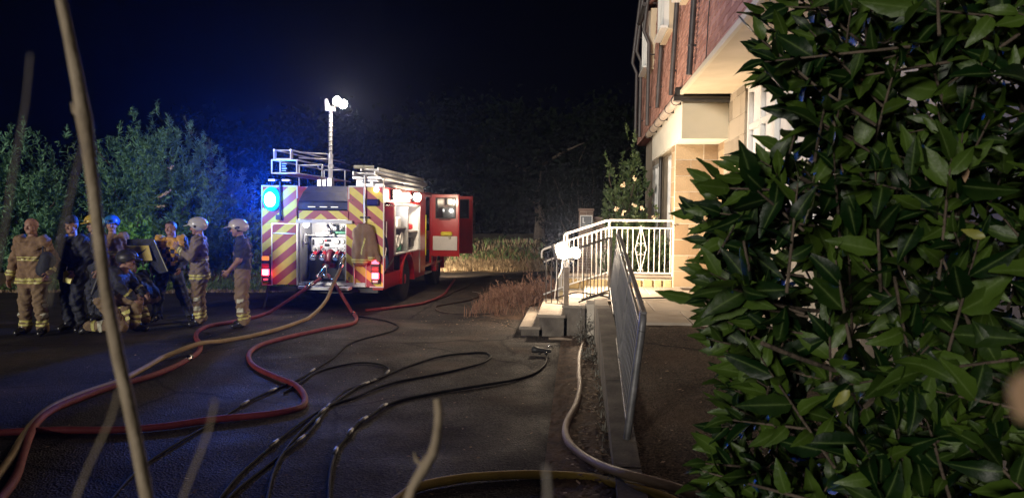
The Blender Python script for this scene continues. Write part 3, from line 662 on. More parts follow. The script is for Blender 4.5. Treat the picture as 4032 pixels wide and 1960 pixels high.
MB().tube([FL + Vector((0.08, 0.05, -0.20)), FL + Vector((0.08, 0.04, -0.72))], 0.018, 8).build('stand', MT['dark_metal'], fl)
MB().tube(smooth_path([FL + Vector((-0.02, 0, -0.1)), FL + Vector((-0.05, -.1, -0.35)), FL + Vector((-0.13, -.15, -0.55)), FL + Vector((-0.16, -.2, -0.85))], 0.04), 0.008, 6).build('lead', MT['white_cable'], fl)

# ============================================================ GATE PILLAR, WALL, SIGN
pc = gy(2308, 900, 21.5)
gp_ = thing('gate_pillar', 'narrow dark brick pillar beyond the steps', 'pillar', (pc.x, 21.5, 0))
zt = gy(2308, 818, 21.5).z
MB().bx(pc.x - 0.19, pc.x + 0.19, 21.31, 21.69, 0, zt - 0.1).build('core', MT['mortar'], gp_)
bme = MB().box((0, 0, 0), (0.19, 0.10, 0.065), 0, 0.006).mesh('brick', MT['brick'])
z = 0.04; r = 0
while z < zt - 0.10:
    for k in range(2):
        x = pc.x - 0.10 + k * 0.20
        inst(bme, 'brick', gp_, Matrix.Translation((x, 21.29, z + 0.033)))
        inst(bme, 'brick', gp_, Matrix.Translation((pc.x - 0.17, 21.41 + 0.19 * k, z + 0.033)) @ Matrix.Rotation(R_(90), 4, 'Z'))
    z += 0.077; r += 1
MB().bx(pc.x - 0.24, pc.x + 0.22, 21.24, 21.76, zt - 0.1, zt - 0.02, 0, 0.02).build('cap', MT['brick'], gp_)
bw = thing('boundary_wall', 'dim brick garden wall running right from the gate pillar', 'wall', (pc.x + 1.2, 21.6, 0))
MB().bx(pc.x + 0.2, 2.0, 21.5, 21.7, 0, zt - 0.32).build('core', MT['mortar'], bw)
bl = MB().box((0, 0, 0), (0.215, 0.10, 0.065), 0, 0.006).mesh('brick', MT['brick'])
z = zt - 0.32 - 0.04; r = 0
while z > 0.9:
    x = pc.x + 0.32 + (r % 2) * 0.112
    while x < 1.95: inst(bl, 'brick', bw, Matrix.Translation((x, 21.48, z))); x += 0.225
    z -= 0.077; r += 1
MB().bx(pc.x + 0.22, 2.0, 21.44, 21.76, zt - 0.318, zt - 0.26, 0, 0.01).build('coping', MT['brick'], bw)
sg = gy(2308, 872, 21.2); sn = thing('notice_sign', 'small white framed notice sign on the gate pillar', 'sign', (sg.x, 21.2, sg.z - 0.2))
MB().bx(sg.x - 0.16, sg.x + 0.16, 21.2, 21.22, sg.z - 0.15, sg.z + 0.15).build('panel', MT['sign_face'], sn)
f = MB()
for (x0, x1, z0, z1) in ((-.175, .175, .15, .172), (-.175, .175, -.172, -.15), (-.175, -.155, -.15, .15), (.155, .175, -.15, .15)): f.bx(sg.x + x0, sg.x + x1, 21.185, 21.225, sg.z + z0, sg.z + z1)
f.build('frame', MT['upvc'], sn)
f = MB(); f.bx(sg.x - .10, sg.x - .075, 21.193, 21.199, sg.z - .02, sg.z + .11); f.bx(sg.x - .10, sg.x - .03, 21.193, 21.199, sg.z - .045, sg.z - .022); f.bx(sg.x - .10, sg.x + .12, 21.193, 21.199, sg.z - .105, sg.z - .095); f.build('marks', MT['white_paint'], sn)
# ============================================================ FIRE ENGINE  (local: x right, y forward from the rear face, z up)
TY = 14.1; TX = -4.965
fe = thing('fire_engine', 'red fire engine with yellow and red chevron rear, lit beacons', 'fire engine', (TX, TY, 0))
def X_(c): return -1.225 + (c - 52) * 0.001955
def Z_(c): return 0.476 + (1122 - c) * 0.001917
def part(mb, name, m, par=None): return mb.build(name, MT[m] if isinstance(m, str) else [MT[q] for q in m], par or fe, world=False)
def bxp(name, m, x0, x1, y0, y1, z0, z1, bev=0.0, par=None): return part(MB().bx(x0, x1, y0, y1, z0, z1, 0, bev), name, m, par)
BT = 2.44
# body shells
bxp('body_left', 'red_paint', -1.215, -0.50, 0.02, 4.0, 0.50, BT - 0.01, 0.02)
b = MB(); b.bx(0.50, 0.54, 0.02, 4.0, 0.50, BT - .02); b.bx(0.54, 1.215, 0.02, 4.0, 2.14, BT - 0.01); b.bx(0.54, 1.215, 0.03, 1.38, 0.50, 0.72); b.bx(0.54, 1.215, 2.62, 3.3, 0.50, 1.05)
b.bx(0.54, 1.215, 3.32, 4.0, 0.50, 2.139); b.bx(0.54, 1.0, 1.38, 2.62, 0.98, 1.05)
part(b, 'body_right', 'red_paint')
b = MB(); b.bx(0.54, 1.2, 0.03, 0.045, 0.72, 2.139); b.bx(0.545, 1.2, 0.86, 0.90, 0.73, 2.139); b.bx(0.54, 0.56, 0.05, 0.86, 0.73, 2.139); part(b, 'locker_lining', 'maroon')
b = MB(); b.bx(0.545, 0.57, 0.90, 3.3, 1.07, 2.139); b.bx(0.57, 1.2, 3.28, 3.31, 1.07, 2.139); b.bx(0.57, 1.2, 0.905, 0.93, 1.07, 2.139); b.bx(0.56, 1.215, 0.9, 3.3, 1.051, 1.085); b.bx(0.57, 1.19, 0.93, 3.28, 2.11, 2.137); part(b, 'locker_lining', 'white_paint')
bxp('locker_divider', 'alu', 0.575, 1.222, 2.08, 2.14, 1.087, 2.105, 0.005)
bxp('locker_shelf', 'alu', 0.575, 1.19, 0.935, 2.07, 1.60, 1.625)
bxp('locker_shelf', 'alu', 0.575, 1.19, 2.15, 3.27, 1.50, 1.525)
for (y, z, s, m) in ((1.2, 1.70, .28, 'alu'), (1.65, 1.73, .34, 'white_paint'), (1.3, 1.22, .30, 'plate'), (1.75, 1.20, .26, 'green_kit'), (2.45, 1.64, .26, 'plate'), (2.9, 1.62, .2, 'red_valve'), (2.4, 1.22, .28, 'alu'), (2.95, 1.25, .34, 'dark_metal')):
    part(MB().box((0.98, y, z), (0.3, s, s * .7), 0, 0.03), 'stowed_kit', m)
for (y, z) in ((1.5, 1.33), (1.85, 1.38)): part(MB().torus((1.12, y, z), 0.12, 0.03, (1, 0, 0), 18, 6), 'coiled_line', 'white_paint')
part(MB().tube([(1.12, 0.25, 0.76), (1.14, 0.45, 1.2), (1.1, 0.62, 1.75)], 0.035, 8), 'suction_pipe', 'chrome')
part(MB().tube(smooth_path([(1.16, 0.15, 1.5), (1.18, 0.3, 1.42), (1.17, 0.5, 1.2), (1.12, 0.7, 0.9)], .05), 0.028, 8), 'suction_pipe', 'rubber')
part(MB().box((1.0, 0.45, 0.95), (0.30, 0.5, 0.30), 0, 0.04), 'stowed_kit', 'helmet_blue')
part(MB().lathe([(0.17, 0), (0.17, .28), (.10, .32)], (1.02, 0.25, 0.74), (0, 0, 1), 16), 'stowed_kit', 'red_valve')
part(MB().beam((1.2, 0.1, 0.74), (1.2, 0.86, 1.0), 0.03, 0.06), 'locker_strut', 'chrome')
for (y0, z0, y1, z1) in ((0.9, 1.075, 0.9, 2.13), (3.3, 1.075, 3.3, 2.13), (3.3, .52, 3.3, 1.07)): part(MB().beam((1.222, y0, z0), (1.222, y1, z1), 0.035, 0.035, 0, 0.006), 'locker_frame', 'alu')
bxp('roller_shutter', 'alu', 1.21, 1.235, 0.92, 3.28, 2.075, 2.135, 0.01)
bxp('grab_rail', 'chrome', 1.225, 1.25, 0.08, 0.84, 2.06, 2.085, 0.008)
bxp('locker_sill', 'alu', 1.20, 1.26, 0.88, 3.3, 1.06, 1.092, 0.008)
# centre: pump bay
b = MB(); b.bx(-0.50, 0.50, 0.70, 4.0, 0.50, 1.98); b.bx(-0.50, 0.48, 0.02, 0.70, 1.80, 1.965); part(b, 'pump_bay_shell', 'dark_metal')
bxp('bay_wall', 'alu', -0.499, -0.455, 0.02, 0.699, 0.56, 1.795)
bxp('bay_wall', 'plate', 0.455, 0.499, 0.02, 0.699, 0.56, 1.795)
bxp('bay_back_panel', 'white_paint', -0.45, 0.45, 0.66, 0.698, 1.42, 1.795)
bxp('bay_floor', 'plate', -0.5, 0.5, -0.02, 0.70, 0.50, 0.555)
bxp('bay_shelf', 'white_paint', -0.45, 0.45, 0.40, 0.655, 1.455, 1.48)
cv = MB(); cp = [(0.03, 1.985), (0.06, 2.12), (0.30, 2.30), (0.60, 2.43), (1.37, 2.43)]
for i in range(4): cv.prism([(-.5, *cp[i]), (.5, *cp[i]), (.5, *cp[i + 1]), (-.5, *cp[i + 1])], (0, .01, .03))
ck = part(cv, 'hose_bed_cover', 'tarp')
bxp('roof_deck', 'plate', -0.5, 0.5, 1.36, 4.0, 2.36, 2.42)
for x in (-0.22, 0.02, 0.24): part(MB().box((x, 0.02, 2.03), (0.15, 0.03, 0.02), 0, 0.004), 'cover_latch', 'alu')
for sg in (-1, 1): part(MB().prism([(sg * .515, 0.03, 1.96), (sg * .515, 0.03, 2.14), (sg * .515, 0.4, 2.26)], (sg * .02, 0, 0)), 'cover_gusset', 'tarp')
# chevron panels
bxp('chevron_panel', 'chevron', -1.222, -0.515, -0.006, 0.018, Z_(478), BT - 0.02, 0.003)
bxp('chevron_panel', 'chevron', -1.222, X_(162), -0.006, 0.018, 0.49, Z_(480), 0.003)
dr = bxp('locker_door', 'chevron', X_(166), X_(430), -0.05, -0.01, 0.50, Z_(484), 0.006)
for (x0, x1, z0, z1) in ((X_(163), X_(172), .495, Z_(482)), (X_(423), X_(433), .495, Z_(482)), (X_(172), X_(423), Z_(490), Z_(482))): bxp('door_edge', 'alu', x0, x1, -0.058, -0.008, z0, z1, 0.0, dr)
part(MB().tube([(X_(190), -0.085, Z_(583)), (X_(415), -0.085, Z_(588))], 0.012, 8), 'door_bar', 'alu', dr)
bxp('chevron_panel', 'chevron', 0.535, 1.222, -0.006, 0.018, Z_(470), BT - 0.02, 0.003)
bxp('chevron_panel', 'chevron', X_(925), 1.222, -0.006, 0.018, 0.475, Z_(472), 0.003)
bxp('chevron_panel', 'chevron', X_(438), X_(945), -0.004, 0.018, Z_(436), Z_(350), 0.003)
for (x0, x1, z0, z1) in ((-1.228, -0.505, BT - .022, BT + .005), (-0.518, -0.498, Z_(225), BT - .023), (0.525, 1.228, BT - .022, BT + .005), (0.525, 0.545, Z_(230), BT - .023), (1.205, 1.228, Z_(230), BT - .023), (-1.228, -1.205, Z_(210), BT - .023), (1.214, 1.230, .48, Z_(231)), (-1.228, -1.216, .49, Z_(211)), (X_(160), X_(165), .49, Z_(484)), (X_(1125), X_(1131), .49, 0.93), (0.95, 1.228, .470, .492), (-1.228, X_(162), .478, .49)):
    bxp('edge_trim', 'white_paint', x0, x1, -0.014, 0.02, z0, z1, 0.003)
bxp('tread_plate', 'plate', X_(930), X_(1120), -0.012, 0.0, 0.478, 0.56)
ls = bxp('light_bar', 'white_paint', X_(420), X_(995), -0.07, 0.0, Z_(480), Z_(446), 0.008)
# pump panel
pp = bxp('gauge_panel', 'alu', X_(508), X_(922), 0.30, 0.34, Z_(772), Z_(628), 0.006)
for (cx, cy, r) in ((615, 670, 26), (780, 668, 30), (840, 668, 26), (896, 672, 26), (850, 722, 13)):
    c = (X_(cx), 0.285, Z_(cy)); q = part(MB().lathe([(r * .00195, 0), (r * .00195, 0.022), (r * .0016, 0.024)], (c[0], 0.299, c[2]), (0, -1, 0), 18), 'gauge', 'dark_metal', pp)
    part(MB().lathe([(r * .00158, 0), (r * .00158, 0.004)], (c[0], 0.274, c[2]), (0, -1, 0), 18), 'dial_face', 'dial', q)
    part(MB().beam((c[0], 0.268, c[2]), (c[0] - r * .0009, 0.268, c[2] + r * .0010), 0.004, 0.002), 'needle', 'black_matt', q)
for (x0, x1, y0, y1, m) in ((650, 672, 650, 668, 'red_valve'), (674, 718, 645, 670, 'black_matt'), (650, 700, 690, 720, 'black_matt'), (605, 635, 715, 765, 'red_valve'), (525, 540, 645, 705, 'black_matt'), (705, 790, 728, 736, 'black_matt'), (835, 862, 745, 752, 'black_matt')):
    bxp('switch', m, X_(x0), X_(x1), 0.28, 0.30, Z_(y1), Z_(y0), 0.003, pp)
for cx in (568, 666, 800, 892):
    q = part(MB().torus((X_(cx), 0.20, Z_(752)), 0.052, 0.009, (0, 1, 0), 18, 6), 'handwheel', 'white_paint')
    part(MB().cyl((X_(cx), 0.30, Z_(752)), (X_(cx), 0.19, Z_(752)), 0.016, n=8).beam((X_(cx) - .05, 0.2, Z_(752)), (X_(cx) + .05, 0.2, Z_(752)), 0.012, 0.008).beam((X_(cx), 0.2, Z_(752) - .05), (X_(cx), 0.2, Z_(752) + .05), 0.012, 0.008), 'wheel_spokes', 'chrome', q)
    q = part(MB().tube([(X_(cx), 0.45, Z_(770)), (X_(cx), 0.22, Z_(785)), (X_(cx), 0.10, Z_(815))], 0.045, 10), 'outlet', 'red_valve')
    part(MB().lathe([(.05, 0), (.062, .01), (.062, .03), (.05, .035), (.05, .06), (.066, .065), (.066, .085), (.045, .09)], (X_(cx), 0.11, Z_(812)), (0, -0.75, -0.65), 14), 'coupling', 'chrome', q)
part(MB().tube([(X_(712), 0.5, Z_(760)), (X_(712), 0.2, Z_(790)), (X_(712), .12, Z_(880))], 0.07, 12), 'suction_inlet', 'maroon')
bxp('pump_casing', 'red_valve', X_(640), X_(760), 0.20, 0.6, Z_(940), Z_(895), 0.02)
bxp('pump_casing', 'dark_metal', X_(470), X_(915), 0.35, 0.68, 0.56, Z_(800), 0.02)
# pale equipment in the lit top of the bay
for (x0, x1, z0, z1, m) in ((540, 640, 622, 575, 'white_paint'), (600, 690, 600, 560, 'alu'), (740, 920, 590, 562, 'green_kit'), (760, 915, 622, 602, 'white_paint'), (660, 720, 545, 492, 'white_paint')):
    part(MB().bx(X_(x0), X_(x1), 0.36, 0.62, Z_(z0), Z_(z1), 0, 0.012), 'bay_kit', m)
part(MB().tube(smooth_path([(X_(670), 0.35, Z_(500)), (X_(700), 0.30, Z_(545)), (X_(740), 0.32, Z_(590)), (X_(750), 0.3, Z_(620))], .03), 0.03, 10), 'delivery_pipe', 'chrome')
part(MB().box((X_(750), 0.32, Z_(530)), (0.10, 0.06, 0.085), 0, 0.012), 'monitor_box', 'chrome')
part(MB().tube([(X_(470), 0.2, Z_(590)), (X_(470), 0.15, Z_(660)), (X_(490), 0.12, Z_(690))], 0.03, 8), 'bracket_hook', 'chrome')
bl_ = part(MB().ell((X_(505), 0.04, Z_(493)), (0.062, 0.05, 0.06), 14), 'bay_lamp', 'bay_lens')
lamp('bay_light', 'POINT', (TX + 0.0, TY - 0.03, Z_(500)), 24, (1, 0.93, 0.82), fe, 0.04)
lamp('locker_light', 'POINT', (TX + 1.12, TY + 1.25, 2.04), 13, (1, 0.94, 0.85), fe, 0.04)
lamp('locker_light', 'POINT', (TX + 1.12, TY + 2.7, 2.04), 4, (1, 0.94, 0.85), fe, 0.04)
# steps, bumper, chassis
for (x0, x1) in ((445, 560), (572, 790), (878, 988)): bxp('rear_step', 'white_paint', X_(x0), X_(x1), -0.26 if x0 > 500 else -.1, -0.02, Z_(1148), Z_(1118), 0.006)
bxp('chassis', 'dark_metal', -0.55, 0.55, 0.05, 7.0, 0.34, 0.495)
bxp('underrun_bar', 'dark_metal', -1.1, 1.1, 0.05, 0.15, 0.36, 0.45)
part(MB().beam((-1.08, -0.03, 0.48), (-1.15, -0.12, 0.02), 0.035, 0.035), 'prop_leg', 'dark_metal')
bxp('side_skirt', 'red_paint', 1.0, 1.20, 2.64, 4.0, 0.42, 0.499); bxp('side_skirt', 'red_paint', 1.0, 1.20, 0.03, 1.36, 0.42, 0.499)
for (x0, z0, x1, z1) in ((X_(1012), Z_(1092), X_(1012), Z_(900)),): part(MB().cyl((x0, -0.04, z0), (x1, -0.04, z1), 0.016), 'grab_handle', 'alu')
for (px, pz) in ((X_(955), Z_(590)), (X_(955), Z_(1050)), (X_(955), Z_(1030)), (X_(380), Z_(552)), (X_(990), Z_(240))): part(MB().lathe([(.012, 0), (.012, .008)], (px, -0.006, pz), (0, -1, 0), 8), 'catch', 'dark_metal')
# number-plate free vertical poles
pr = part(MB().cyl((X_(1118), -0.05, Z_(480)), (X_(1118), -0.05, 2.66), 0.021, n=10), 'gantry_pole', 'alu')
part(MB().box((X_(1118), -0.045, Z_(413)), (0.18, 0.05, 0.035), 0, 0.006), 'pole_clamp', 'dark_metal', pr)
pl_ = part(MB().cyl((X_(255), -0.05, Z_(452)), (X_(255), -0.05, 2.52), 0.02, n=10), 'gantry_pole', 'dark_metal')
part(MB().box((X_(240), -0.05, Z_(420)), (0.11, 0.07, 0.10), 0, 0.01), 'pole_clamp', 'dark_metal', pl_)
# lights on the rear
for (cx, zs) in ((104, ((842, 'amber', None), (915, 'brake_dim', None), (985, 'brake_on', 'brake_core'))), (1230, ((862, 'brake_on', None), (930, 'brake_dim', None), (1003, 'brake_on', 'brake_core')))):
    hsg = bxp('tail_light', 'black_matt', X_(cx) - 0.082, X_(cx) + 0.082, -0.055, -0.008, Z_(1085), Z_(822), 0.008)
    for (zc, m, core) in zs:
        h = 0.055 if m != 'brake_on' or core is None else 0.085
        if m == 'brake_dim': m = 'red_valve'
        q = part(MB().box((X_(cx), -0.068, Z_(zc)), (0.145, 0.03, h * 1.5), 0, 0.01), 'lens', m, hsg)
        if core: part(MB().box((X_(cx), -0.086, Z_(zc)), (0.10, 0.012, h * 0.95), 0, 0.005), 'bulb', core, q)
    part(MB().box((X_(cx), -0.066, Z_(1062)), (0.10, 0.03, 0.045), 0, 0.006), 'reverse_lens', 'dial', hsg)
    lamp('tail_light_glow', 'POINT', (TX + X_(cx), TY - 0.20, Z_(1000)), 2.6, (1, 0.04, 0.07), fe, 0.05)
mk = part(MB().lathe([(.05, 0), (.05, .02), (.04, .035), (.01, .045)], (X_(1232), -0.008, Z_(132)), (0, -1, 0), 14), 'marker_light', 'brake_core')
be = bxp('beacon', 'black_matt', X_(85), X_(245), -0.05, -0.008, Z_(330), Z_(155), 0.01)
part(MB().ell((X_(165), -0.05, Z_(235)), (0.18, 0.10, 0.24), 22), 'beacon_lens', 'beacon_glare', be)  # lens and bulb drawn oversized, the blue glare is put into their shape
part(MB().ell((X_(165), -0.085, Z_(240)), (0.13, 0.085, 0.165), 18), 'beacon_bulb', 'beacon_core', be)
lamp('beacon_light', 'SPOT', (TX + X_(165), TY - 0.24, Z_(243)), 4600, (0.005, 0.12, 1.0), fe, 0.10, aim=(-.25, -.62, .80), cone=178, blend=1.0)
lamp('beacon_spill', 'POINT', (TX + X_(165), TY - 0.34, Z_(243)), 45, (0.02, 0.30, 1.0), fe, 0.10)
bo = bxp('beacon', 'black_matt', X_(1138), X_(1262), -0.03, -0.008, Z_(298), Z_(226), 0.006)
part(MB().box((X_(1200), -0.055, Z_(262)), (0.22, 0.06, 0.115), 0, 0.02), 'beacon_lens', 'beacon_off', bo)
# side scene lights
for y in (0.72, 2.62):
    q = bxp('scene_light', 'black_matt', 1.215, 1.27, y - 0.17, y + 0.17, 2.20, 2.40, 0.01)
    part(MB().box((1.31, y, 2.30), (0.11, 0.32, 0.19), 0, 0.035), 'lens', 'side_lens', q)
    lamp('scene_light_glow', 'POINT', (TX + 1.48, TY + y, 2.28), 70, (1, 0.80, 0.55), fe, 0.06)
bxp('scene_light_rail', 'alu', 1.215, 1.24, 0.95, 2.42, 2.27, 2.33)
for k in range(6): bxp('vent_slot', 'black_matt', 1.24, 1.245, 1.1 + k * .2, 1.2 + k * .2, 2.285, 2.315)
for x in (-.85, .85):
    q = part(MB().lathe([(.11, 0), (.11, .03), (.06, .05)], (x, 7.2, .85), (0, 1, 0), 14), 'headlight', 'mast_lens')
    lamp('headlight_beam', 'SPOT', (TX + x, TY + 7.3, .85), 1100, (1, .80, .55), fe, .06, aim=(.12, 1, -.24), cone=66, blend=.9)
# roof edge markers
for (x0, x1) in ((X_(120), X_(190)), (X_(260), X_(340)), (X_(1030), X_(1095)), (X_(1140), X_(1245))): bxp('roof_marker', 'alu', x0, x1, 0.0, 0.10, Z_(52), Z_(32), 0.006)
# wheels
def wheel(x0, x1, y):
    w_ = MB().lathe([(.30, x0), (.44, x0), (.48, x0 + .03), (.48, x1 - .03), (.44, x1), (.30, x1)], (0, y, .48), (1, 0, 0), 28); q = part(w_, 'wheel', 'rubber')
    part(MB().lathe([(.295, x0 + .03), (.295, x1 - .01), (.26, x1 - .03), (.12, x1 - .05), (.11, x1 - .0), (.02, x1 + .01)], (0, y, .48), (1, 0, 0), 20), 'rim', 'red_valve', q)
for y in (2.0, 5.85):
    wheel(0.88, 1.18, y); wheel(-1.18, -0.88, y)
for y in (2.0, 5.85):
    for sg in (-1, 1):
        P = [(sg * 1.19, y + .60 * math.cos(t), .48 + .58 * math.sin(t)) for t in np.linspace(-0.1, math.pi + 0.1, 16)]
        a = MB()
        for i in range(15): a.beam(P[i], P[i + 1], 0.055, 0.14, 0, 0, (1, 0, 0))
        if sg > 0 or y < 3: part(a, 'wheel_arch', 'red_paint')
b = MB(); b.bx(0.88, 1.2, 1.40, 1.42, .5, 1.0); b.bx(0.88, 1.2, 2.58, 2.6, .5, 1.0); part(b, 'wheel_well', 'black_matt')
# cab
b = MB()
b.prism([(1.2, 4.02, 0.62), (1.2, 4.02, 2.40), (1.12, 4.02, 2.48), (-1.12, 4.02, 2.48), (-1.2, 4.02, 2.40), (-1.2, 4.02, 0.62)], (0, 0.05, 0))
b.prism([(1.12, 4.0, 2.44), (1.18, 4.0, 2.36), (1.2, 4.0, 2.36), (1.2, 4.0, 2.40), (1.12, 4.0, 2.48), (-1.12, 4.0, 2.48), (-1.2, 4.0, 2.40), (-1.2, 4.0, 2.36)], (0, 3.2, 0))
b.bx(-1.2, -1.15, 4.07, 7.2, 0.62, 2.36); b.bx(1.15, 1.2, 4.07, 4.12, .62, 2.36); b.bx(1.15, 1.2, 4.86, 5.02, .62, 2.36); b.bx(1.15, 1.2, 6.42, 7.2, .62, 1.5); b.bx(1.15, 1.2, 5.02, 5.55, 1.3, 1.36)
b.bx(-1.2, 1.2, 7.1, 7.2, 0.62, 1.45); b.bx(1.1, 1.2, 7.1, 7.2, 1.45, 2.36); b.bx(-1.2, -1.1, 7.1, 7.2, 1.45, 2.36); b.bx(-1.2, 1.2, 4.07, 7.1, 0.60, 0.66)
part(b, 'cab', 'red_paint')
bxp('windscreen', 'glass', -1.1, 1.1, 7.13, 7.16, 1.45, 2.36)
bxp('cab_bench', 'navy', -1.0, 1.0, 4.15, 4.6, 0.9, 1.15, 0.04); bxp('cab_bench', 'navy', -1.0, 1.0, 4.10, 4.22, 1.15, 1.9, 0.04)
bxp('cab_step', 'plate', 1.0, 1.22, 4.12, 4.86, .42, .45)
def door(y, x0, x1, lab):
    z0, z1 = 0.84, 2.43; wz0, wz1 = 1.83, 2.33; f = MB()
    xa, xb = x0 + 0.12, x1 - 0.11
    f.bx(x0, x1, y, y + 0.05, z0, wz0); f.bx(x0, x1, y, y + 0.05, wz1, z1); f.bx(x0, xa, y, y + .05, wz0, wz1); f.bx(xb, x1, y, y + .05, wz0, wz1)
    d = part(f, 'cab_door', 'red_paint'); d['label'] = lab
    bxp('door_window', 'glass', xa - .005, xb + .005, y + 0.018, y + 0.028, wz0 - .005, wz1 + .005, 0, d)
    for (a0, a1, c0, c1) in ((xa - .02, xb + .02, wz0 - .02, wz0 + .005), (xa - .02, xb + .02, wz1 - .005, wz1 + .02), (xa - .02, xa + .005, wz0 + .006, wz1 - .006), (xb - .005, xb + .02, wz0 + .006, wz1 - .006)): bxp('window_seal', 'black_matt', a0, a1, y - .012, y, c0, c1, 0, d)
    bxp('door_edge', 'red_valve', x1 - .03, x1 + .006, y - 0.02, y + .07, z0 - .01, z1 + .01, 0.012, d)
    return d
d1 = door(4.78, 1.22, 1.94, 'open crew cab door with pale lower panel')
part(MB().box((1.575, 4.765, 1.175), (0.64, 0.03, 0.37), 0, 0.012), 'lower_panel', 'white_paint', d1)
q = part(MB().box((1.62, 4.72, 1.42), (0.30, 0.07, 0.11), 0, 0.03), 'door_strap', 'yellow_plastic', d1)
part(MB().box((1.70, 4.69, 1.34), (0.05, 0.03, 0.08), 0, 0.01), 'strap_tab', 'reflective_pale', q)
part(MB().cyl((1.42, 4.75, 1.79), (1.72, 4.75, 1.79), 0.013), 'door_handle', 'black_matt', d1)
part(MB().tube([(1.62, 4.82, 1.84), (1.62, 4.82, 2.32)], 0.012, 6), 'window_bar', 'chrome', d1)
d2 = door(6.35, 1.22, 2.06, 'open front cab door in shadow beyond')
part(MB().cyl((1.21, 4.08, 0.9), (1.21, 4.08, 1.9), 0.014, n=8), 'grab_handle', 'yellow_plastic')
# roof: equipment rack on the left, telescopic mast, ladder bed on the right
rk = MB()
def R4(y, xa, xb, za, zb, r=0.014):
    for (p, q) in (((xa, za), (xb, za)), ((xa, zb), (xb, zb)), ((xa, za), (xa, zb)), ((xb, za), (xb, zb))): rk.tube([(p[0], y, p[1]), (q[0], y, q[1])], r, 8)
R4(0.15, -1.08, -0.57, 2.69, 2.95, 0.016)
rk.tube([(-0.90, 0.13, 2.69), (-0.90, 0.13, 2.96)], 0.014, 8)
for k in range(4): rk.tube([(-0.87, 0.14, 2.74 + k * .045), (-0.79 + .02 * (k % 2), 0.14, 2.74 + k * .045)], 0.009, 6)
R4(0.25, -1.04, -0.70, 2.98, 3.15, 0.013)
for x in (-1.06, -0.72): rk.tube([(x, 0.22, 2.955), (x, 0.22, 3.17)], 0.018, 8)
for (x, z) in ((-1.08, 2.95), (-0.57, 2.95), (-1.04, 3.15), (-0.70, 3.15), (-1.08, 2.69), (-0.57, 2.69)): rk.tube([(x, 0.15, z), (x, 3.6, z)], 0.014, 8)
for z in (3.14, 3.03): rk.tube([(-0.70, 0.6, z), (-0.15, 0.9, z - .01)], 0.013, 8)
for y in (1.6, 3.2): R4(y, -1.08, -0.57, 2.47, 2.95)
rk.bx(-1.05, -0.6, 0.2, 3.5, 2.69, 2.71)
part(rk, 'roof_rack', 'alu')
for (x, y, z) in ((-0.32, 0.8, 2.86), (-0.12, 0.85, 2.88)): part(MB().torus((x, y, z), 0.05, 0.014, (0, 1, 0), 14, 6), 'roof_cleat', 'alu')
for (x0, x1) in ((-0.33, -0.24), (-0.22, -0.14), (-0.12, -0.02)): bxp('mast_base', 'alu', x0, x1, 0.62, 0.78, 2.43, 2.60 if x0 < -.15 else 2.63, 0.01)
ma = part(MB().cyl((-0.142, 0.9, 2.40), (-0.142, 0.9, 3.10), 0.045, n=14).cyl((-0.142, 0.9, 3.08), (-0.142, 0.9, 4.02), 0.034, n=14), 'mast', 'white_paint')
part(MB().lathe([(.055, 0), (.055, .07)], (-0.142, 0.9, 3.06), (0, 0, 1), 14), 'mast_collar', 'alu', ma)
part(MB().tube([(-0.142 + 0.044 * math.cos(t), 0.9 + 0.044 * math.sin(t), 3.12 + t * 0.86 / 56) for t in np.linspace(0, 56, 190)], 0.0075, 5), 'mast_cable', 'black_plastic', ma)
part(MB().prism([(-0.24, 0.86, 4.02), (-0.05, 0.86, 4.02), (-0.07, 0.86, 4.09), (-0.17, 0.86, 4.13), (-0.21, 0.86, 4.27), (-0.25, 0.86, 4.25)], (0, 0.09, 0)), 'mast_head', 'white_paint', ma)
aimm = Vector((0.80, -0.45, -0.40)).normalized()
for (x, y, z) in ((-0.02, 0.92, 4.23), (0.10, 0.98, 4.17)):
    q = part(MB().lathe([(.04, -.10), (.085, -.05), (.10, 0)], (x, y, z), aimm, 16), 'mast_lamp', 'dark_metal', ma)
    part(MB().lathe([(.097, 0.002), (.09, .03), (.055, .05), (.004, .06)], (x, y, z), aimm, 18), 'lens', 'mast_lens', q)
    lamp('mast_light', 'POINT', (TX + x + aimm.x * .2, TY + y + aimm.y * .2, z + aimm.z * .2), 90, (1.0, 0.84, 0.64), fe, 0.09)
part(MB().cyl((-0.142, 0.9, 4.10), (0.10, 0.97, 4.14), 0.016, n=8), 'mast_arm', 'dark_metal', ma)
bxp('ladder_bed', 'alu', 0.60, 1.18, 0.0, 4.2, 2.58, 2.63, 0.006)
for y in (0.2, 2.0, 3.9): bxp('ladder_support', 'alu', 0.62, 1.16, y, y + .06, 2.44, 2.578)
bxp('roof_side_box', 'plate', 0.95, 1.20, 1.1, 3.9, 2.445, 2.52, 0.01)
la = thing('ladder', 'aluminium extension ladder lying on the right of the engine roof', 'ladder', (TX + 0.9, TY + 2, 2.64))
for dz, y0, y1, xa, xb in ((0.0, -0.28, 4.6, 0.70, 1.12), (0.10, 0.1, 4.4, 0.74, 1.08)):
    for x in (xa, xb): MB().beam((TX + x, TY + y0, 2.675 + dz), (TX + x, TY + y1, 2.675 + dz), 0.03, 0.075, 0, 0.006).build('stile', MT['alu'], la)
    y = y0 + 0.12
    while y < y1: MB().cyl((TX + xa, TY + y, 2.675 + dz), (TX + xb, TY + y, 2.675 + dz), 0.014, n=8).build('rung', MT['alu'], la); y += 0.27
for (x, m) in ((0.72, 'reflective_pale'), (0.92, 'reflective_pale')): MB().cyl((TX + x, TY - .30, 2.79), (TX + x + .18, TY - .26, 2.79), 0.032, n=10).build('roller', MT[m], la)

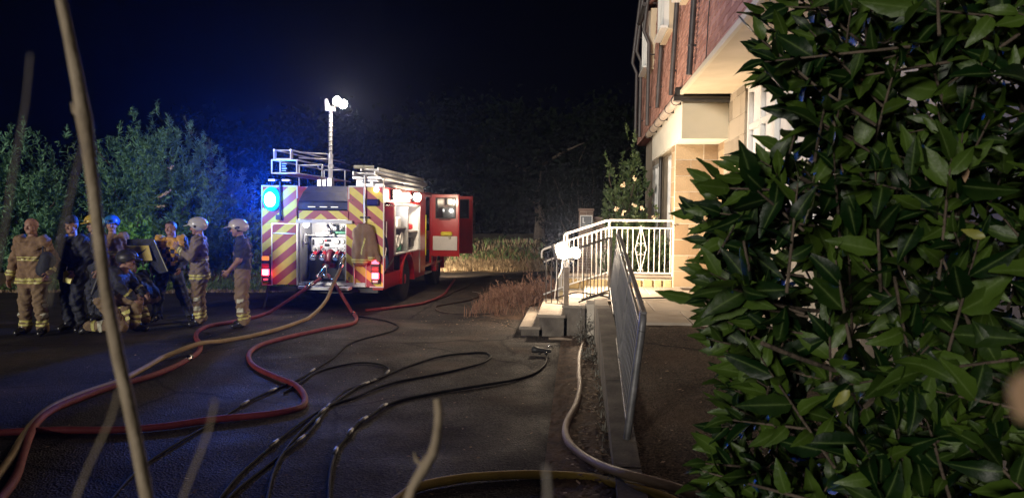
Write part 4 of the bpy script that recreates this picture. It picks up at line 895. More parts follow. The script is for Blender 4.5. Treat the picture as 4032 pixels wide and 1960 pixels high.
# the tunic hung on the back of the engine is built with the people (same cloth)
# dividing breeching below the pump, where three hoses start
dv = thing('dividing_breeching', 'polished metal hose dividing piece hanging below the pump panel', 'hose fitting', (TX + X_(710), TY - 0.1, Z_(960)))
c0 = Vector((TX + X_(712), TY - 0.02, Z_(935))); 
MB().tube([c0 + Vector((0, .12, .06)), c0, c0 + Vector((-.03, -.05, -.06)), c0 + Vector((-.09, -.10, -.15))], [.045, .055, .05, .04], 12).build('body', MT['chrome'], dv)
MB().tube([c0, c0 + Vector((.02, -.06, -.07)), c0 + Vector((.035, -.10, -.13))], [.05, .045, .04], 12).build('branch', MT['chrome'], dv)
for p, d in ((c0 + Vector((-.085, -.10, -.14)), (-.5, -.3, -.7)), (c0 + Vector((.033, -.095, -.125)), (.2, -.4, -.8))):
    MB().lathe([(.05, 0), (.058, .01), (.058, .03), (.048, .035), (.048, .05)], p, d, 14).build('coupling', MT['chrome'], dv)
# ============================================================ PEOPLE (one continuous skin from a blended distance field)
def surfnet(f, lo, hi, h):
    n = np.maximum(np.ceil((np.array(hi) - lo) / h).astype(int) + 1, 3)
    ax = [lo[i] + h * np.arange(n[i]) for i in range(3)]
    G = np.stack(np.meshgrid(*ax, indexing='ij'), -1); D = f(G.reshape(-1, 3)).reshape(n)
    S = D < 0; C = tuple(k - 1 for k in n)
    acc = np.zeros((*C, 3)); cnt = np.zeros(C); cor = [(i, j, k) for i in (0, 1) for j in (0, 1) for k in (0, 1)]
    sl = lambda o: tuple(slice(o[i], o[i] + C[i]) for i in range(3))
    for a in cor:
        for x in range(3):
            if a[x]: continue
            b = list(a); b[x] = 1; b = tuple(b); da, db = D[sl(a)], D[sl(b)]; m = (da < 0) != (db < 0)
            t = np.where(m, da / np.where(m, da - db, 1), 0)
            p = np.zeros((*C, 3)) + np.array(a, float); p[..., x] += t
            acc[m] += p[m]; cnt[m] += 1
    act = cnt > 0; idx = -np.ones(C, int); idx[act] = np.arange(act.sum())
    I = np.argwhere(act); V = (acc[act] / cnt[act][:, None] + I) * h + np.array(lo); F = []
    for x in range(3):
        u, v = (x + 1) % 3, (x + 2) % 3; s0 = [slice(None)] * 3; s1 = [slice(None)] * 3; s0[x] = slice(0, -1); s1[x] = slice(1, None)
        A_, B_ = S[tuple(s0)], S[tuple(s1)]; E = np.argwhere(A_ != B_)
        ok = (E[:, u] > 0) & (E[:, v] > 0) & (E[:, u] < n[u] - 1) & (E[:, v] < n[v] - 1); E = E[ok]
        if not len(E): continue
        fl_ = A_[tuple(E.T)]; q = []
        for (du, dv_) in ((-1, -1), (0, -1), (0, 0), (-1, 0)):
            e = E.copy(); e[:, u] += du; e[:, v] += dv_; q.append(idx[tuple(e.T)])
        q = np.stack(q, -1); q[~fl_] = q[~fl_][:, ::-1]; F.append(q)
    return V, np.concatenate(F)
def seg(P, a, b):
    a = np.array(a, float); d = np.array(b, float) - a; t = np.clip(((P - a) @ d) / max(d @ d, 1e-9), 0, 1)
    return np.linalg.norm(P - a - t[:, None] * d, axis=1), t
class SDF:
    def __init__(s, k=0.03): s.p = []; s.k = k
    def cap(s, a, b, ra, rb, tag_): s.p.append(('c', a, b, ra, rb, tag_)); return s
    def ell(s, c, r, tag_): s.p.append(('e', c, r, 0, 0, tag_)); return s
    def each(s, P):
        out = []
        for q in s.p:
            if q[0] == 'c':
                d, t = seg(P, q[1], q[2]); out.append(d - (q[3] + (q[4] - q[3]) * t))
            else:
                u = (P - np.array(q[1])) / np.array(q[2]); k = np.linalg.norm(u, axis=1); out.append((k - 1) * min(q[2]) * np.where(k > 1, 1.0, 1.0))
        return np.array(out)
    def __call__(s, P):
        D = s.each(P); r = D[0]
        for d in D[1:]:
            h = np.clip(0.5 + 0.5 * (d - r) / s.k, 0, 1); r = d + (r - d) * h - s.k * h * (1 - h)
        return r
    def box(s, pad):
        L = []; H = []
        for q in s.p:
            if q[0] == 'c':
                for p, r in ((q[1], q[3]), (q[2], q[4])): L.append(np.array(p) - r); H.append(np.array(p) + r)
            else: L.append(np.array(q[1]) - q[2]); H.append(np.array(q[1]) + q[2])
        return np.min(L, 0) - pad, np.max(H, 0) + pad
def grad(f, V, e=0.004):
    g_ = np.stack([f(V + np.eye(3)[i] * e) - f(V - np.eye(3)[i] * e) for i in range(3)], -1)
    return g_ / np.maximum(np.linalg.norm(g_, axis=1, keepdims=True), 1e-9)
def hand_sdf(wr, el, side, curl=0.5, glove=0.0):
    wr = np.array(wr, float); d = wr - np.array(el, float); d /= np.linalg.norm(d)
    up = np.array([0, 1, 0.2]) if abs(d[2]) > 0.6 else np.array([0, 0, 1.0])
    lat = np.cross(d, up); lat /= np.linalg.norm(lat); pal = np.cross(lat, d); lat2 = pal  # fingers spread along pal (front-back), curl along lat
    cl = -lat * side if True else lat
    h = SDF(0.008); g = glove
    base = wr + d * 0.02
    for w_ in (-0.025, 0, 0.025): h.cap(base + pal * w_ * 0.7, wr + d * 0.095 + pal * w_, 0.018 + g, 0.014 + g, 'hand')
    for k, (w_, L) in enumerate(((0.033, .068), (0.011, .078), (-0.011, .072), (-0.033, .056))):
        a = wr + d * 0.098 + pal * w_; c1 = a + (d * math.cos(curl * .6) + cl * math.sin(curl * .6)) * L * .5; c2 = c1 + (d * math.cos(curl * 1.6) + cl * math.sin(curl * 1.6)) * L * .5
        h.cap(a, c1, 0.0095 + g, 0.009 + g, 'hand'); h.cap(c1, c2, 0.009 + g, 0.0075 + g, 'hand')
    a = wr + d * 0.045 + pal * 0.03; c1 = a + (d * .6 + pal * .75 + cl * .25) * 0.045; c2 = c1 + (d * .9 + pal * .25 + cl * .4) * 0.032
    h.cap(a, c1, 0.013 + g, 0.011 + g, 'hand'); h.cap(c1, c2, 0.011 + g, 0.009 + g, 'hand')
    return h
STAND = dict(pelvis=(0, 0, .96), chest=(0, 0.01, 1.33), neck=(0, -0.005, 1.50), head=(0, 0.02, 1.655),
             shL=(-.185, 0, 1.43), elL=(-.255, -.02, 1.15), wrL=(-.26, .07, .91), shR=(.185, 0, 1.43), elR=(.255, -.02, 1.15), wrR=(.26, .07, .91),
             hiL=(-.095, 0, .93), knL=(-.115, .02, .50), anL=(-.125, -.02, .10), toL=(-.145, .13, .045), hiR=(.095, 0, .93), knR=(.115, .02, .50), anR=(.125, -.02, .10), toR=(.145, .13, .045))
def person(label, loc, yaw, pose=None, top='tunic', leg='overtrousers', sleeves=True, bulk=1.0, hem=None, hair='hair', bald=False, bands=(), helmet=None, hstyle='round', hyaw=0.0, scale=1.0, glove=False, group='fire crew and helpers', cap=None, hands=(1, 1), name='person', patches=True):
    J = {k: np.array(v, float) for k, v in STAND.items()}
    for k, v in (pose or {}).items(): J[k] = np.array(v, float)
    B = bulk; s = SDF(0.035)
    ch, pe = J['chest'], J['pelvis']; ax = J['shR'] - J['shL']; ax /= np.linalg.norm(ax)
    hx = J['hiR'] - J['hiL']; hx /= np.linalg.norm(hx)
    for sg in (-1, 1):
        s.cap(ch + ax * sg * .085, pe + hx * sg * .075 + np.array([0, 0, .04]), .118 * B, .115 * B, 'top')
        s.cap(ch + ax * sg * .06, J['shL' if sg < 0 else 'shR'], .10, .083 * B, 'top')
    if hem is not None:
        dn = pe - ch; dn /= np.linalg.norm(dn)
        for sg in (-1, 1): s.cap(pe + hx * sg * .08, pe + hx * sg * .095 + dn * hem, .122 * B, .135 * B, 'top')
    s.cap(ch + np.array([0, 0, .06]), J['neck'], .07, .055, 'top' if sleeves else 'neck'); s.cap(J['neck'], J['head'] - np.array([0, .015, .03]), .056, .054, 'neck')
    st_ = 'sleeve' if sleeves else 'skin'
    for q in 'LR':
        sh, el, wr = J['sh' + q], J['el' + q], J['wr' + q]
        if sleeves: s.cap(sh, el, .082 * B, .062 * B, 'slU' + q); s.cap(el, wr, .060 * B, .052 * B, 'slF' + q)
        else:
            mid = sh + (el - sh) * .72; s.cap(sh, mid, .080, .068, 'slU' + q); s.cap(mid, el, .046, .042, 'skin'); s.cap(el, wr, .043, .029, 'skin')
        s.cap(J['hi' + q], J['kn' + q], .107 * B, .083 * B, 'thi' + q); s.cap(J['kn' + q], J['an' + q] + np.array([0, 0, .02]), .080 * B, .070 * B, 'shi' + q)
        an, to = J['an' + q], J['to' + q]
        s.cap(an, to, .058, .048, 'boot'); s.cap(an, an * .85 + to * .15 - np.array([0, 0, .03]), .058, .052, 'boot')
    lo, hi = s.box(0.05); V, F = surfnet(s, lo, hi, 0.0145)
    Nn = grad(s, V); V = V - Nn * s(V)[:, None] * 0.8
    vt = np.array([q[5] for q in s.p])[np.argmin(s.each(V), 0)]; cloth = np.array([t_[:2] in ('to', 'sl', 'th', 'sh') for t_ in vt]); wx = V + .05 * np.sin(V[:, [1, 2, 0]] * 13 + loc[0] * 9)
    V = V + Nn * (cloth * (.0075 * np.sin(wx[:, 2] * 46 + wx[:, 0] * 31 + 3 * np.sin(wx[:, 1] * 17)) + .006 * np.sin(wx[:, 0] * 58 - wx[:, 2] * 23) + .004 * np.sin(wx[:, 2] * 95 + wx[:, 1] * 60)))[:, None]
    cen = V[F].mean(1); own = np.argmin(s.each(cen), 0); tags = np.array([q[5] for q in s.p])[own]
    # head (finer) with face
    hc = J['head']; hd = SDF(0.018); fw = np.array([math.sin(-hyaw), math.cos(hyaw), 0]); rt = np.array([fw[1], -fw[0], 0])
    def hp(x, y, z): return hc + rt * x + fw * y + np.array([0, 0, z])
    hd.cap(hp(0, -.012, .035), hp(0, -.004, .038), .086, .086, 'skull'); hd.cap(hp(0, -.03, .02), hp(0, -.03, .01), .082, .078, 'skull')
    hd.cap(hp(-.014, .02, -.03), hp(.014, .02, -.03), .062, .062, 'face'); hd.cap(hp(-.012, .045, -.085), hp(.012, .045, -.085), .032, .032, 'face'); hd.cap(hp(0, -.03, -.05), hp(0, -.04, -.14), .054, .056, 'face')
    hd.cap(hp(0, .080, .015), hp(0, .100, -.030), .010, .016, 'face'); hd.cap(hp(-.03, .070, .030), hp(.03, .070, .030), .018, .018, 'face')
    for sg in (-1, 1): hd.cap(hp(sg * .082, -.01, .010), hp(sg * .080, -.012, -.028), .016, .011, 'face'); hd.cap(hp(sg * .040, .055, -.02), hp(sg * .045, .045, -.04), .022, .022, 'face')
    lo, hi = hd.box(0.03); HV, HF = surfnet(hd, lo, hi, 0.0095); HV = HV - grad(hd, HV) * hd(HV)[:, None] * .8
    hcn = (HV[HF].mean(1) - hc); fy = hcn @ fw; hairm = ((hcn[:, 2] > 0.075) & (fy < 0.075)) | ((fy < 0.0) & (hcn[:, 2] > -0.03) & (np.abs(hcn @ rt) > 0.0)) | ((hcn[:, 2] > 0.055) & (fy < 0.05))
    hn_ = [MT['skin'], MT[top], MT[leg], MT['boot'], MT[hair], MT['black_plastic']]
    mi = np.zeros(len(F), int)
    for i, t in enumerate(tags):
        mi[i] = 1 if t[:2] in ('to', 'sl') and t != 'toe' else 2 if t[:2] in ('th', 'sh') else 3 if t == 'boot' else 0
    VV, FF, MI = [V, HV], [F, HF + len(V)], [mi, np.where(hairm & (not bald), 4, 0)]; off = len(V) + len(HV)
    for q, sd in (('L', -1), ('R', 1)):
        h = hand_sdf(J['wr' + q], J['el' + q], sd, 0.55, 0.004 if glove else 0.0); lo, hi = h.box(0.012); hv, hf = surfnet(h, lo, hi, 0.0062)
        VV.append(hv); FF.append(hf + off); MI.append(np.full(len(hf), 5 if glove else 0)); off += len(hv)
    root = thing(name, label, 'person', loc, yaw, group); M = W[root] @ Matrix.Scale(scale, 4)
    def put(nm, V_, F_, m, mi_=None, par=None, sm=True):
        A_ = np.array(M); return meshobj(nm, V_ @ A_[:3, :3].T + A_[:3, 3], F_, m, par or root, mi_, sm)
    put('body', np.concatenate(VV), np.concatenate(FF), hn_, np.concatenate(MI))
    # reflective bands cut from the clothed surface and lifted off it
    Nv = grad(s, V)
    def band(nm, sel, m, lift=0.007):
        if sel.sum() < 4: return None
        u, inv = np.unique(F[sel], return_inverse=True); return put(nm, V[u] + Nv[u] * lift, inv.reshape(-1, 4), MT[m] if isinstance(m, str) else m)
    def bone_t(a, b): d = J[b] - J[a]; return ((cen - J[a]) @ d) / (d @ d)
    for (kind, t0, t1, m) in bands:
        if kind == 'torso': sel = (tags == 'top') & (cen[:, 2] > t0) & (cen[:, 2] < t1)
        elif kind == 'tabard': sel = (np.isin(tags, ['top', 'slUL', 'slUR'])) & (cen[:, 2] > t0) & (cen[:, 2] < t1) & (np.abs((cen - ch) @ ax) < .235)
        elif kind in ('cuffL', 'cuffR'): q = kind[-1]; t = bone_t('el' + q, 'wr' + q); sel = (tags == 'slF' + q) & (t > t0) & (t < t1)
        elif kind in ('armL', 'armR'): q = kind[-1]; t = bone_t('sh' + q, 'el' + q); sel = (tags == 'slU' + q) & (t > t0) & (t < t1)
        elif kind in ('shinL', 'shinR'): q = kind[-1]; t = bone_t('kn' + q, 'an' + q); sel = (tags == 'shi' + q) & (t > t0) & (t < t1)
        elif kind in ('patchL', 'patchR'):
            q = kind[-1]; t = bone_t('kn' + q, 'an' + q); mid = J['kn' + q]; ou = -1 if q == 'L' else 1
            sel = (np.isin(tags, ['shi' + q, 'thi' + q])) & (t > t0) & (t < t1) & ((cen[:, 0] - mid[0]) * ou > .02) & (np.abs(cen[:, 1] - mid[1]) < .05)
        elif kind == 'brace': sel = (tags == 'top') & (cen[:, 2] > t0) & (cen[:, 2] < t1) & (np.abs(np.abs(cen[:, 0]) - .09) < .022)
        o = band({'tabard': 'tabard', 'brace': 'braces', 'patchL': 'reflective_patch', 'patchR': 'reflective_patch'}.get(kind, 'reflective_band'), sel, m, 0.012 if kind == 'tabard' else 0.007)
    # eyes, mouth
    for sg in (-1, 1):
        p = hp(sg * .031, .083, .012); put('eye', np.array([p + rt * a * .011 + np.array([0, 0, c]) * .006 + fw * (.004 if (a == 0 and c == 0) else 0) for a, c in ((0, 0), (-1, 0), (0, 1), (1, 0), (0, -1))]), [(0, 1, 2), (0, 2, 3), (0, 3, 4), (0, 4, 1)], MT['eye'])
    p = hp(0, .082, -.062); put('mouth', np.array([p + rt * a * .024 + np.array([0, 0, c]) * .007 + fw * (.004 if a == 0 else -.008) for a, c in ((-1, 0), (0, 1), (1, 0), (0, -1))]), [(0, 1, 2, 3)], MT['lips'])
    if helmet:
        hs_ = SDF(0.012); c = hp(0, -.012, .055)
        rx, ry, rz = (.132, .160, .128)
        def hel(P):
            q = P - c; l = np.stack([q @ rt, q @ fw, q[:, 2]], -1)
            o = (np.linalg.norm(l / np.array([rx, ry, rz]), axis=1) - 1) * rx; inn = (np.linalg.norm(l / np.array([rx - .014, ry - .014, rz - .014]), axis=1) - 1) * rx
            comb = np.maximum(np.abs(l[:, 0]) - .016, np.linalg.norm(l[:, 1:] / np.array([ry + .012, rz + .012]), axis=1) * rx - rx) if hstyle == 'comb' else np.full(len(P), 9.)
            cut = (-.055 - .30 * np.maximum(-l[:, 1], 0) + .62 * np.maximum(l[:, 1] - .05, 0)) - l[:, 2]
            if hstyle == 'jet': cut = (-.10 + .75 * np.maximum(l[:, 1] - .02, 0)) - l[:, 2]
            brim = np.maximum(np.maximum(np.abs(l[:, 2] + .012 + .25 * (l[:, 1] - .15)) - .007, np.linalg.norm(l[:, :2] / np.array([.115, .225]), axis=1) * .115 - .115), .10 - l[:, 1])
            ring = np.maximum(np.abs(l[:, 2] + .05 + .30 * np.minimum(l[:, 1], 0) * -1 + .0) - .008, np.linalg.norm(l[:, :2] / np.array([rx + .014, ry + .016]), axis=1) * rx - rx)
            r = np.maximum(np.maximum(np.minimum(o, comb), -inn), cut)
            return np.minimum(r, brim)
        lo = c - .27; hi = c + .27; V2, F2 = surfnet(hel, lo, hi, 0.0085)
        ho = put('helmet', V2, F2, MT[helmet])
        for sg in (-1, 1):
            def spot(nm, y, z, a, b_, m, rot=0):
                P = []
                for t in np.linspace(0, 2 * math.pi, 12, endpoint=False):
                    yy, zz = a * math.cos(t), b_ * math.sin(t); yy, zz = yy * math.cos(rot) - zz * math.sin(rot), yy * math.sin(rot) + zz * math.cos(rot); yy += y; zz += z
                    xx = rx * math.sqrt(max(.05, 1 - (yy / ry) ** 2 - (zz / rz) ** 2)) + .004; P.append(c + rt * sg * xx + fw * yy + np.array([0, 0, zz]))
                put(nm, np.array(P), [tuple(range(12))], MT[m], par=ho, sm=False)
            if hstyle == 'jet':
                spot('visor_hinge', .035, -.035, .022, .022, 'black_plastic'); spot('visor_edge', .09, .015, .05, .004, 'black_plastic', 0.6)
            if hstyle == 'round' or hstyle == 'comb':
                spot('ear_vent', .0, -.025, .045, .022, 'black_plastic', -.3)
        put('lamp_clip', np.array([c + rt * .05 * a + fw * (-ry - .004) + np.array([0, 0, -.03 + .02 * b_]) for a, b_ in ((-.5, -1), (.5, -1), (.5, 1), (-.5, 1))]), [(0, 1, 2, 3)], MT['chrome'], par=ho, sm=False)
        # face visor up on the brow
        A_ = [c + rt * (.112 * math.sin(t)) + fw * (.155 * math.cos(t)) + np.array([0, 0, .0]) for t in np.linspace(-1.0, 1.0, 9)]; Bv = [p + np.array([0, 0, .035]) + fw * .012 for p in A_]
        put('visor', np.array(A_ + Bv), [(i, i + 1, i + 10, i + 9) for i in range(8)], MT['glass'], par=ho)
    if cap:
        c = hp(0, -.01, .065); l_ = SDF(.01); l_.cap(c + np.array([0, 0, .02]), c + np.array([0, 0, .03]), .094, .088, 'c'); l_.cap(c + fw * .08, c + fw * .125 - np.array([0, 0, .012]), .05, .035, 'c')
        def capf(P): return np.maximum(l_(P), (c[2] - .022) - P[:, 2])
        V2, F2 = surfnet(capf, c - .2, c + .2, .009); put('cap', V2, F2, MT[cap])
    return root, put, J
def feet(px, py): p = gz(px, py); return (p.x, p.y, 0)
FB = [('torso', .82, .865, 'reflective'), ('torso', .885, .91, 'reflective')]
def firebands(waist=1.13, hem=.80):
    B = [('torso', hem, hem + .03, 'reflective'), ('torso', hem + .045, hem + .075, 'reflective'), ('torso', waist, waist + .025, 'reflective'), ('torso', waist + .04, waist + .06, 'reflective')]
    for q in 'LR': B += [('cuff' + q, .62, .74, 'reflective'), ('cuff' + q, .80, .92, 'reflective'), ('shin' + q, .66, .74, 'reflective'), ('shin' + q, .80, .88, 'reflective'), ('patch' + q, .02, .16, 'reflective_pale'), ('patch' + q, .40, .56, 'reflective_pale')]
    return B
# 1 bald, facing us
person('bald person in tan tunic with yellow bands, farthest left', feet(134, 1318), R_(180), dict(elL=(-.30, -.06, 1.16), wrL=(-.33, .10, .97), elR=(.30, .0, 1.15), wrR=(.33, .05, .88), knL=(-.13, .03, .5), anL=(-.15, 0, .1), toL=(-.19, .13, .045), anR=(.15, -.02, .1), toR=(.19, .12, .045)), hem=.13, bulk=1.12, bald=True, bands=firebands(1.14, .80), hair='hair')
q = gz(200, 1318); bg_ = thing('bag', 'dark bag held at the hip of the bald person', 'bag', (q.x, q.y - .12, 0.92)); hb = SDF(.04); hb.cap((q.x, q.y - .14, 1.0), (q.x + .06, q.y - .14, 1.20), .10, .085, 'b'); hb.cap((q.x + .03, q.y - .14, 1.0), (q.x + .09, q.y - .1, 1.14), .08, .08, 'b')
v, f_ = surfnet(hb, *hb.box(.03), .015); meshobj('pouch', v, f_, MT['navy'], bg_, smooth=True); MB().tube(smooth_path([(q.x, q.y - .14, 1.25), (q.x - .03, q.y - .1, 1.4), (q.x - .12, q.y - .05, 1.48)], .04), .012, 6).build('strap', MT['navy'], bg_)
# 2 dark uniform with cap
person('person in dark navy jacket and cap with yellow tag at waist', feet(292, 1302), R_(165), dict(chest=(0, .02, 1.32), elL=(-.27, -.05, 1.15), wrL=(-.22, .12, .97), elR=(.27, -.04, 1.16), wrR=(.22, .16, 1.0), knL=(-.12, .06, .5), anL=(-.14, -.02, .1), toL=(-.20, .12, .045)), top='navy', leg='navy', bulk=1.14, hem=.08, cap='navy', hyaw=.2)
p2 = gz(305, 1302); yt = thing('yellow_pouch', 'bright yellow pouch hanging from the dark jacket', 'pouch', (p2.x, p2.y - .22, .78))
MB().prism([(p2.x - .06, p2.y - .24, .80), (p2.x + .06, p2.y - .24, .77), (p2.x + .09, p2.y - .23, .86), (p2.x - .01, p2.y - .22, .97), (p2.x - .06, p2.y - .22, .95)], (0, .04, 0)).build('bag', MT['yellow_plastic'], yt)
MB().tube([(p2.x - .03, p2.y - .2, .95), (p2.x - .03, p2.y - .18, 1.03)], .01, 6).build('clip', MT['chrome'], yt)
# 3 yellow helmet, behind 2
person('person with yellow helmet half hidden behind the navy jacket', feet(378, 1262), R_(150), dict(), top='navy', leg='navy', bulk=1.05, hem=.06, helmet='helmet_yellow', hstyle='comb')
# 6 blue helmet
person('person with blue helmet standing behind the control board', feet(446, 1243), R_(200), dict(elR=(.25, .06, 1.17), wrR=(.12, .27, 1.12)), hem=.12, bulk=1.05, helmet='helmet_blue', hstyle='round', bands=firebands(1.12, .8))
# 4 kneeling
person('kneeling person with black breathing set, beside the control board', feet(448, 1312), R_(-78), dict(pelvis=(0, -.12, .56), chest=(0, .07, .86), neck=(0, .15, 1.01), head=(0, .22, 1.12), shL=(-.185, .08, .96), elL=(-.24, .22, .76), wrL=(-.15, .40, .62), shR=(.185, .08, .96), elR=(.26, .2, .75), wrR=(.18, .36, .58), hiL=(-.095, -.12, .53), knL=(-.14, .30, .50), anL=(-.14, .26, .10), toL=(-.15, .42, .045), hiR=(.095, -.12, .53), knR=(.14, .16, .13), anR=(.13, -.30, .12), toR=(.13, -.42, .05)),
       top='navy', bulk=1.1, bands=[('shinL', .55, .66, 'reflective'), ('shinL', .75, .86, 'reflective'), ('shinR', .55, .68, 'reflective_pale'), ('shinR', .78, .9, 'reflective'), ('cuffL', .5, .65, 'reflective'), ('cuffR', .5, .65, 'reflective')], helmet='black_plastic', hstyle='comb')
kp = gz(448, 1312); ba = thing('breathing_set', 'black air cylinder set on the kneeling back', 'breathing set', (kp.x - .25, kp.y, .62))
MB().lathe([(.02, 0), (.07, .03), (.085, .08), (.085, .40), (.06, .46), (.03, .48)], (kp.x - .28, kp.y - .02, .58), (.38, 0, .93), 16).build('cylinder', MT['black_plastic'], ba)
MB().box((kp.x - .19, kp.y - .02, .80), (.06, .26, .42), 0, .02, Matrix.Rotation(R_(22), 3, 'Y')).build('backplate', MT['dark_metal'], ba)
MB().lathe([(.03, 0), (.035, .05), (.012, .07)], (kp.x - .30, kp.y - .02, .52), (-.38, 0, -.93), 12).build('valve', MT['chrome'], ba)
# 5 crouching, pale helmet
person('crouching person with buff helmet bent over beside the kneeler', feet(556, 1288), R_(75), dict(pelvis=(0, -.16, .52), chest=(0, .10, .76), neck=(0, .22, .84), head=(0, .30, .90), shL=(-.185, .14, .84), elL=(-.25, .22, .60), wrL=(-.16, .36, .45), shR=(.185, .14, .84), elR=(.25, .20, .60), wrR=(.15, .33, .42), hiL=(-.095, -.16, .50), knL=(-.15, .22, .46), anL=(-.14, .05, .10), toL=(-.15, .20, .045), hiR=(.095, -.16, .50), knR=(.15, .22, .44), anR=(.14, .05, .10), toR=(.15, .2, .045)),
       top='navy', leg='overtrousers', bulk=1.05, bands=[('cuffL', .3, .5, 'reflective_pale'), ('cuffL', .6, .8, 'reflective'), ('cuffR', .3, .5, 'reflective_pale'), ('cuffR', .6, .8, 'reflective'), ('shinL', .5, .65, 'reflective'), ('shinR', .5, .65, 'reflective'), ('shinL', .75, .9, 'reflective'), ('shinR', .75, .9, 'reflective')], helmet='helmet_buff', hstyle='round')
# 7 tabard
person('person in orange and black chequered tabard leaning, legs astride', feet(668, 1266), R_(192), dict(chest=(-.04, .03, 1.30), neck=(-.05, .03, 1.47), head=(-.05, .06, 1.62), shL=(-.225, .02, 1.40), shR=(.145, .02, 1.40), elL=(-.30, -.02, 1.14), wrL=(-.24, .12, .95), elR=(.22, .02, 1.13), wrR=(.22, .18, .96), knL=(-.22, .03, .49), anL=(-.34, -.02, .10), toL=(-.40, .12, .045), knR=(.16, .03, .5), anR=(.22, -.02, .1), toR=(.27, .12, .045)),
       top='navy', leg='navy', bulk=1.05, bands=[('tabard', .98, 1.56, MT['tabard_print'])], hyaw=-.35)
# 8 white helmet in profile, facing left
person('person in grey brown tunic with white jet helmet, in profile', feet(787, 1280), R_(112), dict(elL=(-.25, .10, 1.16), wrL=(-.12, .30, 1.30), elR=(.24, .10, 1.16), wrR=(.08, .30, 1.13), head=(0, .03, 1.64)), top='tunic_grey', hem=.13, bulk=1.12, helmet='helmet_white', hstyle='jet', bands=firebands(1.10, .79))
# 9 cream helmet, black T-shirt, braces
person('person in black T-shirt and tan trousers with cream helmet, beside engine', feet(957, 1288), R_(108), dict(chest=(0, .0, 1.31), elL=(-.24, .03, 1.13), wrL=(-.10, .20, .95), elR=(.24, .01, 1.13), wrR=(.10, .21, .93), neck=(0, .03, 1.48), head=(0, .08, 1.62)), top='navy', sleeves=False, bulk=1.08, helmet='helmet_cream', hstyle='round', hem=None, bands=[b for b in firebands() if b[0][:4] in ('shin', 'patc')] + [('brace', 1.0, 1.5, 'tunic_grey')])
# entry control board
e = gz(560, 1275); eb = thing('control_board', 'yellow and black entry control board on a black folding stand', 'control board', (e.x, e.y, 0))
yb = e.y - .05; p = [gy(498, 968, yb), gy(585, 966, yb), gy(600, 1025, yb), gy(515, 1030, yb)]
MB().prism(p, (0, .015, 0)).build('yellow_sheet', MT['board_yellow'], eb)
MB().prism([gy(500, 942, yb + .03), gy(604, 940, yb + .03), gy(662, 1068, yb + .10), gy(600, 1085, yb + .10), gy(586, 968, yb + .03), gy(498, 966, yb + .03)], (0, .03, 0)).build('black_case', MT['navy'], eb)
MB().tube([gy(606, 945, yb + .0), gy(660, 1068, yb + .05)], .008, 6).build('edge_trim', MT['reflective_pale'], eb)
cr = [gy(505 + t * 72, 985 + 14 * math.sin(math.pi * t) - 8 * t, yb - .004) for t in np.linspace(0, 1, 9)]; cr2 = [gy(505 + t * 72, 985 + 22 * math.sin(math.pi * t) - 8 * t + 2, yb - .004) for t in np.linspace(1, 0, 9)]
MB().prism(cr + cr2[1:-1], (0, .003, 0)).build('curved_mark', MT['black_matt'], eb)
for (a, c) in (((512, 1030), (520, 1268)), ((598, 1084), (640, 1255))): MB().tube([gy(*a, yb + .06), Vector((gz(*c).x, gz(*c).y, 0))], .016, 8).build('leg', MT['black_plastic'], eb)
MB().tube([gy(563, 1030, yb), gy(564, 1056, yb)], .012, 6).build('clip_tube', MT['white_paint'], eb)
# tunic hung up on the engine
tu = thing('hanging_tunic', 'tan fire tunic with yellow bands hanging on the engine rear', 'jacket', (TX + X_(1110), TY - .1, Z_(900)))
jk = SDF(.03)
def L3(cx, cy, y=-.10): return np.array([TX + X_(cx), TY + y, Z_(cy)])
jk.cap(L3(1080, 510), L3(1060, 860), .07, .095, 'b'); jk.cap(L3(1130, 505), L3(1120, 850), .07, .09, 'b'); jk.cap(L3(1040, 545), L3(1040, 850), .06, .085, 'b')
jk.cap(L3(1165, 520, -.08), L3(1190, 820, -.09), .075, .07, 's'); jk.cap(L3(1190, 560, -.05), L3(1255, 840, -.05), .06, .055, 'l'); jk.cap(L3(1020, 560, -.07), L3(1012, 600, -.07), .05, .04, 'b')
def jf(P): return jk(P) + .008 * np.sin(P[:, 0] * 42 + 1.5 * np.sin(P[:, 2] * 9)) * np.clip((Z_(500) - P[:, 2]) * 3, 0, 1)
V, F = surfnet(jf, *jk.box(.04), .014); V[:, 1] = np.minimum(V[:, 1], TY - .012); meshobj('cloth', V, F, MT['tunic'], tu, smooth=True)
cn = V[F].mean(1); own = np.argmin(jk.each(cn), 0); tg = np.array([q[5] for q in jk.p])[own]; Ng = grad(jf, V)
for (za, zb_) in ((Z_(846), Z_(830)), (Z_(868), Z_(854))):
    for grp in ('b', 's'):
        o_ = 0.0 if grp == 'b' else .045
        sel = (tg == grp) & (cn[:, 2] > za + o_) & (cn[:, 2] < zb_ + o_) & (cn[:, 1] < TY - .03)
        u, inv = np.unique(F[sel], return_inverse=True); meshobj('reflective_band', V[u] + Ng[u] * .008, inv.reshape(-1, 4), MT['reflective'], tu)
sel = (np.abs(cn[:, 0] - (TX + X_(1122) + .03 * np.sin((cn[:, 2] - Z_(700)) * 12))) < .014) & (cn[:, 2] > Z_(790)) & (cn[:, 2] < Z_(620)) & (cn[:, 1] < TY - .05)
u, inv = np.unique(F[sel], return_inverse=True); meshobj('reflective_band', V[u] + Ng[u] * .008, inv.reshape(-1, 4), MT['reflective'], tu)
